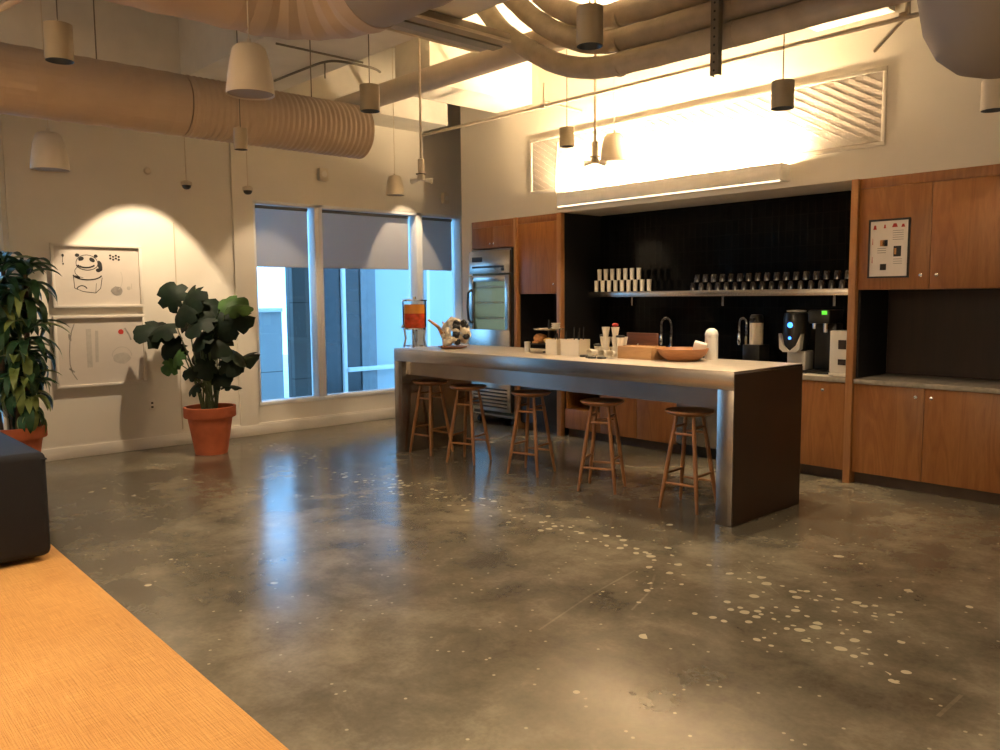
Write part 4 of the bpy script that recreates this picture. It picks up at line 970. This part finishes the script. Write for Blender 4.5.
# left sprinkler arm above can
t = thing('sprinkler_pipe', (3.86, -5.66, 3.32), 'short pale angled sprinkler arm at the upper left by the lamp can', 'pipe')
MB().tube([(.0, 0, .18), (-.0, 0, .0), (-.35, -.22, -.12)], .018, 10).build('arm', 'pipe', t)
MB().tube([(.0, 0, .18), (-.12, .5, .12)], .018, 10).build('arm', 'pipe', t)
MB().tube([(.0, 0, .18), (.0, 0, 1.38)], .014, 8).build('riser', 'pipe', t)
# bulbous fitting at upper right
t = thing('capped_duct', (7.83, -2.77, 0), 'large grey round capped duct hanging down at the upper right corner', 'duct')
MB().lathe([(.001, 2.585), (.10, 2.59), (.19, 2.62), (.27, 2.69), (.325, 2.80), (.352, 2.95), (.36, 3.1), (.36, 4.60)], n=48, cap=False).build('duct_body', 'fit', t)
MB().lathe([(.372, 3.55), (.372, 3.60), (.361, 3.60), (.361, 3.55)], n=48, cap=False).build('collar', 'fit', t)
MB().lathe([(.001, 4.601), (.42, 4.601), (.42, 4.695), (.001, 4.695)], n=40).build('flange', 'fit', t)

# pendants
def cyl_lamp(loc, r, h, top, label, energy=40, cone=95, tilt=(0, 0), matn='can'):
    t = thing('pendant_downlight', loc, label, 'ceiling light', 'cylinder pendant lights')
    MB().lathe([(r, 0), (r, h), (r * .3, h + .004), (.001, h + .005)], n=28, cap=False).build('shade', matn, t)
    MB().lathe([(r * .97, 0), (r * .82, .03), (r * .80, h * .5)], n=28, cap=False).build('baffle', 'black', t)
    MB().lathe([(.001, 0), (r * .55, 0), (r * .55, .006), (.001, .006)], (0, 0, h * .45), 24).build('lens', 'lens', t)
    MB().tube([(0, 0, h), (0, 0, top - loc[2])], .004, 6).build('stem', 'darkpipe', t)
    l = lamp('bulb', 'SPOT', (0, 0, .0), (tilt[0], tilt[1], -1), energy, WARM, .04, cone, .35); l.parent = t
    l.location = (0, 0, -.01)
    return t
cyl_lamp((3.88, -5.54, 2.97), .075, .20, 4.70, 'upper left cylinder pendant light with its lens visible', 35, 110)
cyl_lamp((3.726, -3.36, 3.03), .075, .19, 3.79, 'small taupe cylinder pendant light near the end of the ribbed duct', 45, 110)
cyl_lamp((6.143, -1.624, 2.89), .075, .18, 4.70, 'cylinder pendant light before the right part of the wall grille', 24, 110)
cyl_lamp((5.916, -3.346, 3.02), .075, .21, 3.87, 'cylinder pendant light overlapping the three flexible ducts', 55, 115)
cyl_lamp((3.49, -.93, 3.08), .072, .18, 4.70, 'small cylinder pendant light left of the cream speaker by the grille', 40, 110)
cyl_lamp((3.72, -4.40, 2.63), .045, .14, 4.7, 'tiny cylinder pendant light hanging before the ribbed duct', 10, 100)
cyl_lamp((7.11, -.54, 2.87), .08, .20, 4.70, 'pale cylinder pendant light at the right edge of the photo', 6, 110, matn='bell')
def bell(loc, s, top, label):
    t = thing('pendant_speaker', loc, label, 'speaker', 'bell shaped pendant speakers')
    MB().lathe([(.135*s, 0), (.134*s, .02), (.125*s, .10*s), (.108*s, .20*s), (.092*s, .255*s), (.07*s, .275*s), (.001, .28*s)], n=36, cap=False).build('shell', 'bell', t)
    MB().lathe([(.001, .008), (.128*s, .008), (.128*s, .012), (.001, .012)], n=30).build('grille', 'fit', t)
    MB().tube([(0, 0, .275*s), (0, 0, .31*s)], .012, 8).build('strain_relief', 'bell', t)
    MB().tube([(0, 0, .30*s), (0, 0, top - loc[2])], .004, 6).build('cable', 'bell', t)
bell((4.549, -4.722, 2.79), 1.0, 3.31, 'largest cream bell speaker, hanging under the big elbow duct')
bell((2.10, -5.17, 2.61), 1.0, 4.70, 'cream bell speaker below the ribbed duct above the drawings')
bell((.714, -1.014, 2.87), .85, 4.70, 'cream bell speaker hanging before the windows')
bell((3.671, -.438, 2.96), 1.0, 4.70, 'cream bell speaker against the brightly lit kitchen wall')
def domecam(loc, top, label):
    t = thing('dome_camera', loc, label, 'security camera', 'hanging dome cameras')
    MB().lathe([(.058, .035), (.058, .07), (.03, .085), (.001, .088)], n=20, cap=False).build('housing', 'pipe', t)
    MB().lathe([(.001, -.010), (.026, -.006), (.044, .012), (.050, .034), (.001, .035)], n=20).build('dome', 'black', t)
    MB().tube([(0, 0, .085), (0, 0, top - loc[2])], .005, 8).build('rod', 'pipe', t)
domecam((.135, -3.345, 2.82), 3.87, 'left black dome security camera on a rod above the drawings')
domecam((.278, -2.711, 2.80), 3.87, 'right black dome security camera on a rod beside the windows')
# paddle devices on poles
def device(loc, top, label, rod, arms):
    t = thing('pole_antenna', loc, label, 'antenna', 'pole mounted ceiling devices')
    MB().tube([(0, 0, .12), (0, 0, top - loc[2])], .012, 10).build('pole', rod, t)
    MB().lathe([(.028, .06), (.032, .09), (.030, .20), (.018, .205)], n=20).build('sleeve', rod, t)
    MB().lathe([(.001, 0), (.04, 0), (.04, .03), (.028, .06), (.001, .06)], n=20).build('hub', rod, t)
    MB().lathe([(.05, .055), (.055, .062), (.001, .066)], n=20).build('ring', 'darkpipe', t)
    for a in arms: MB().tube([(0, 0, .012), (.11 * math.cos(a), .11 * math.sin(a), -.005)], [.012, .028], 10).build('paddle', 'trim', t)
device((2.58, -2.02, 2.76), 4.70, 'cream pole device with two paddles hanging before the right window', 'bell', (.8, 3.6))
device((3.685, -.74, 2.92), 4.70, 'brown pole device hanging between cylinder light and bell speaker', 'can', (.8, 3.9))

# accent spots that draw the scallops on the walls
lamp('accent_spot', 'SPOT', (1.0, -3.80, 3.36), (-.08, -3.80, 1.20), 150, (1, .78, .52), .04, 60, .22)
lamp('accent_spot', 'SPOT', (.62, -.42, 3.75), (-.12, -.20, 1.55), 110, (1, .78, .52), .03, 42, .2)
lamp('accent_spot', 'SPOT', (1.05, -2.3, 3.60), (-.10, -2.3, .9), 60, (1, .78, .52), .04, 52, .4)
# unseen spot added overhead to brighten the island top
lamp('fill_spot', 'SPOT', (5.6, -1.3, 3.3), (5.5, -1.3, 0), 130, WARM, .05, 62, .6)
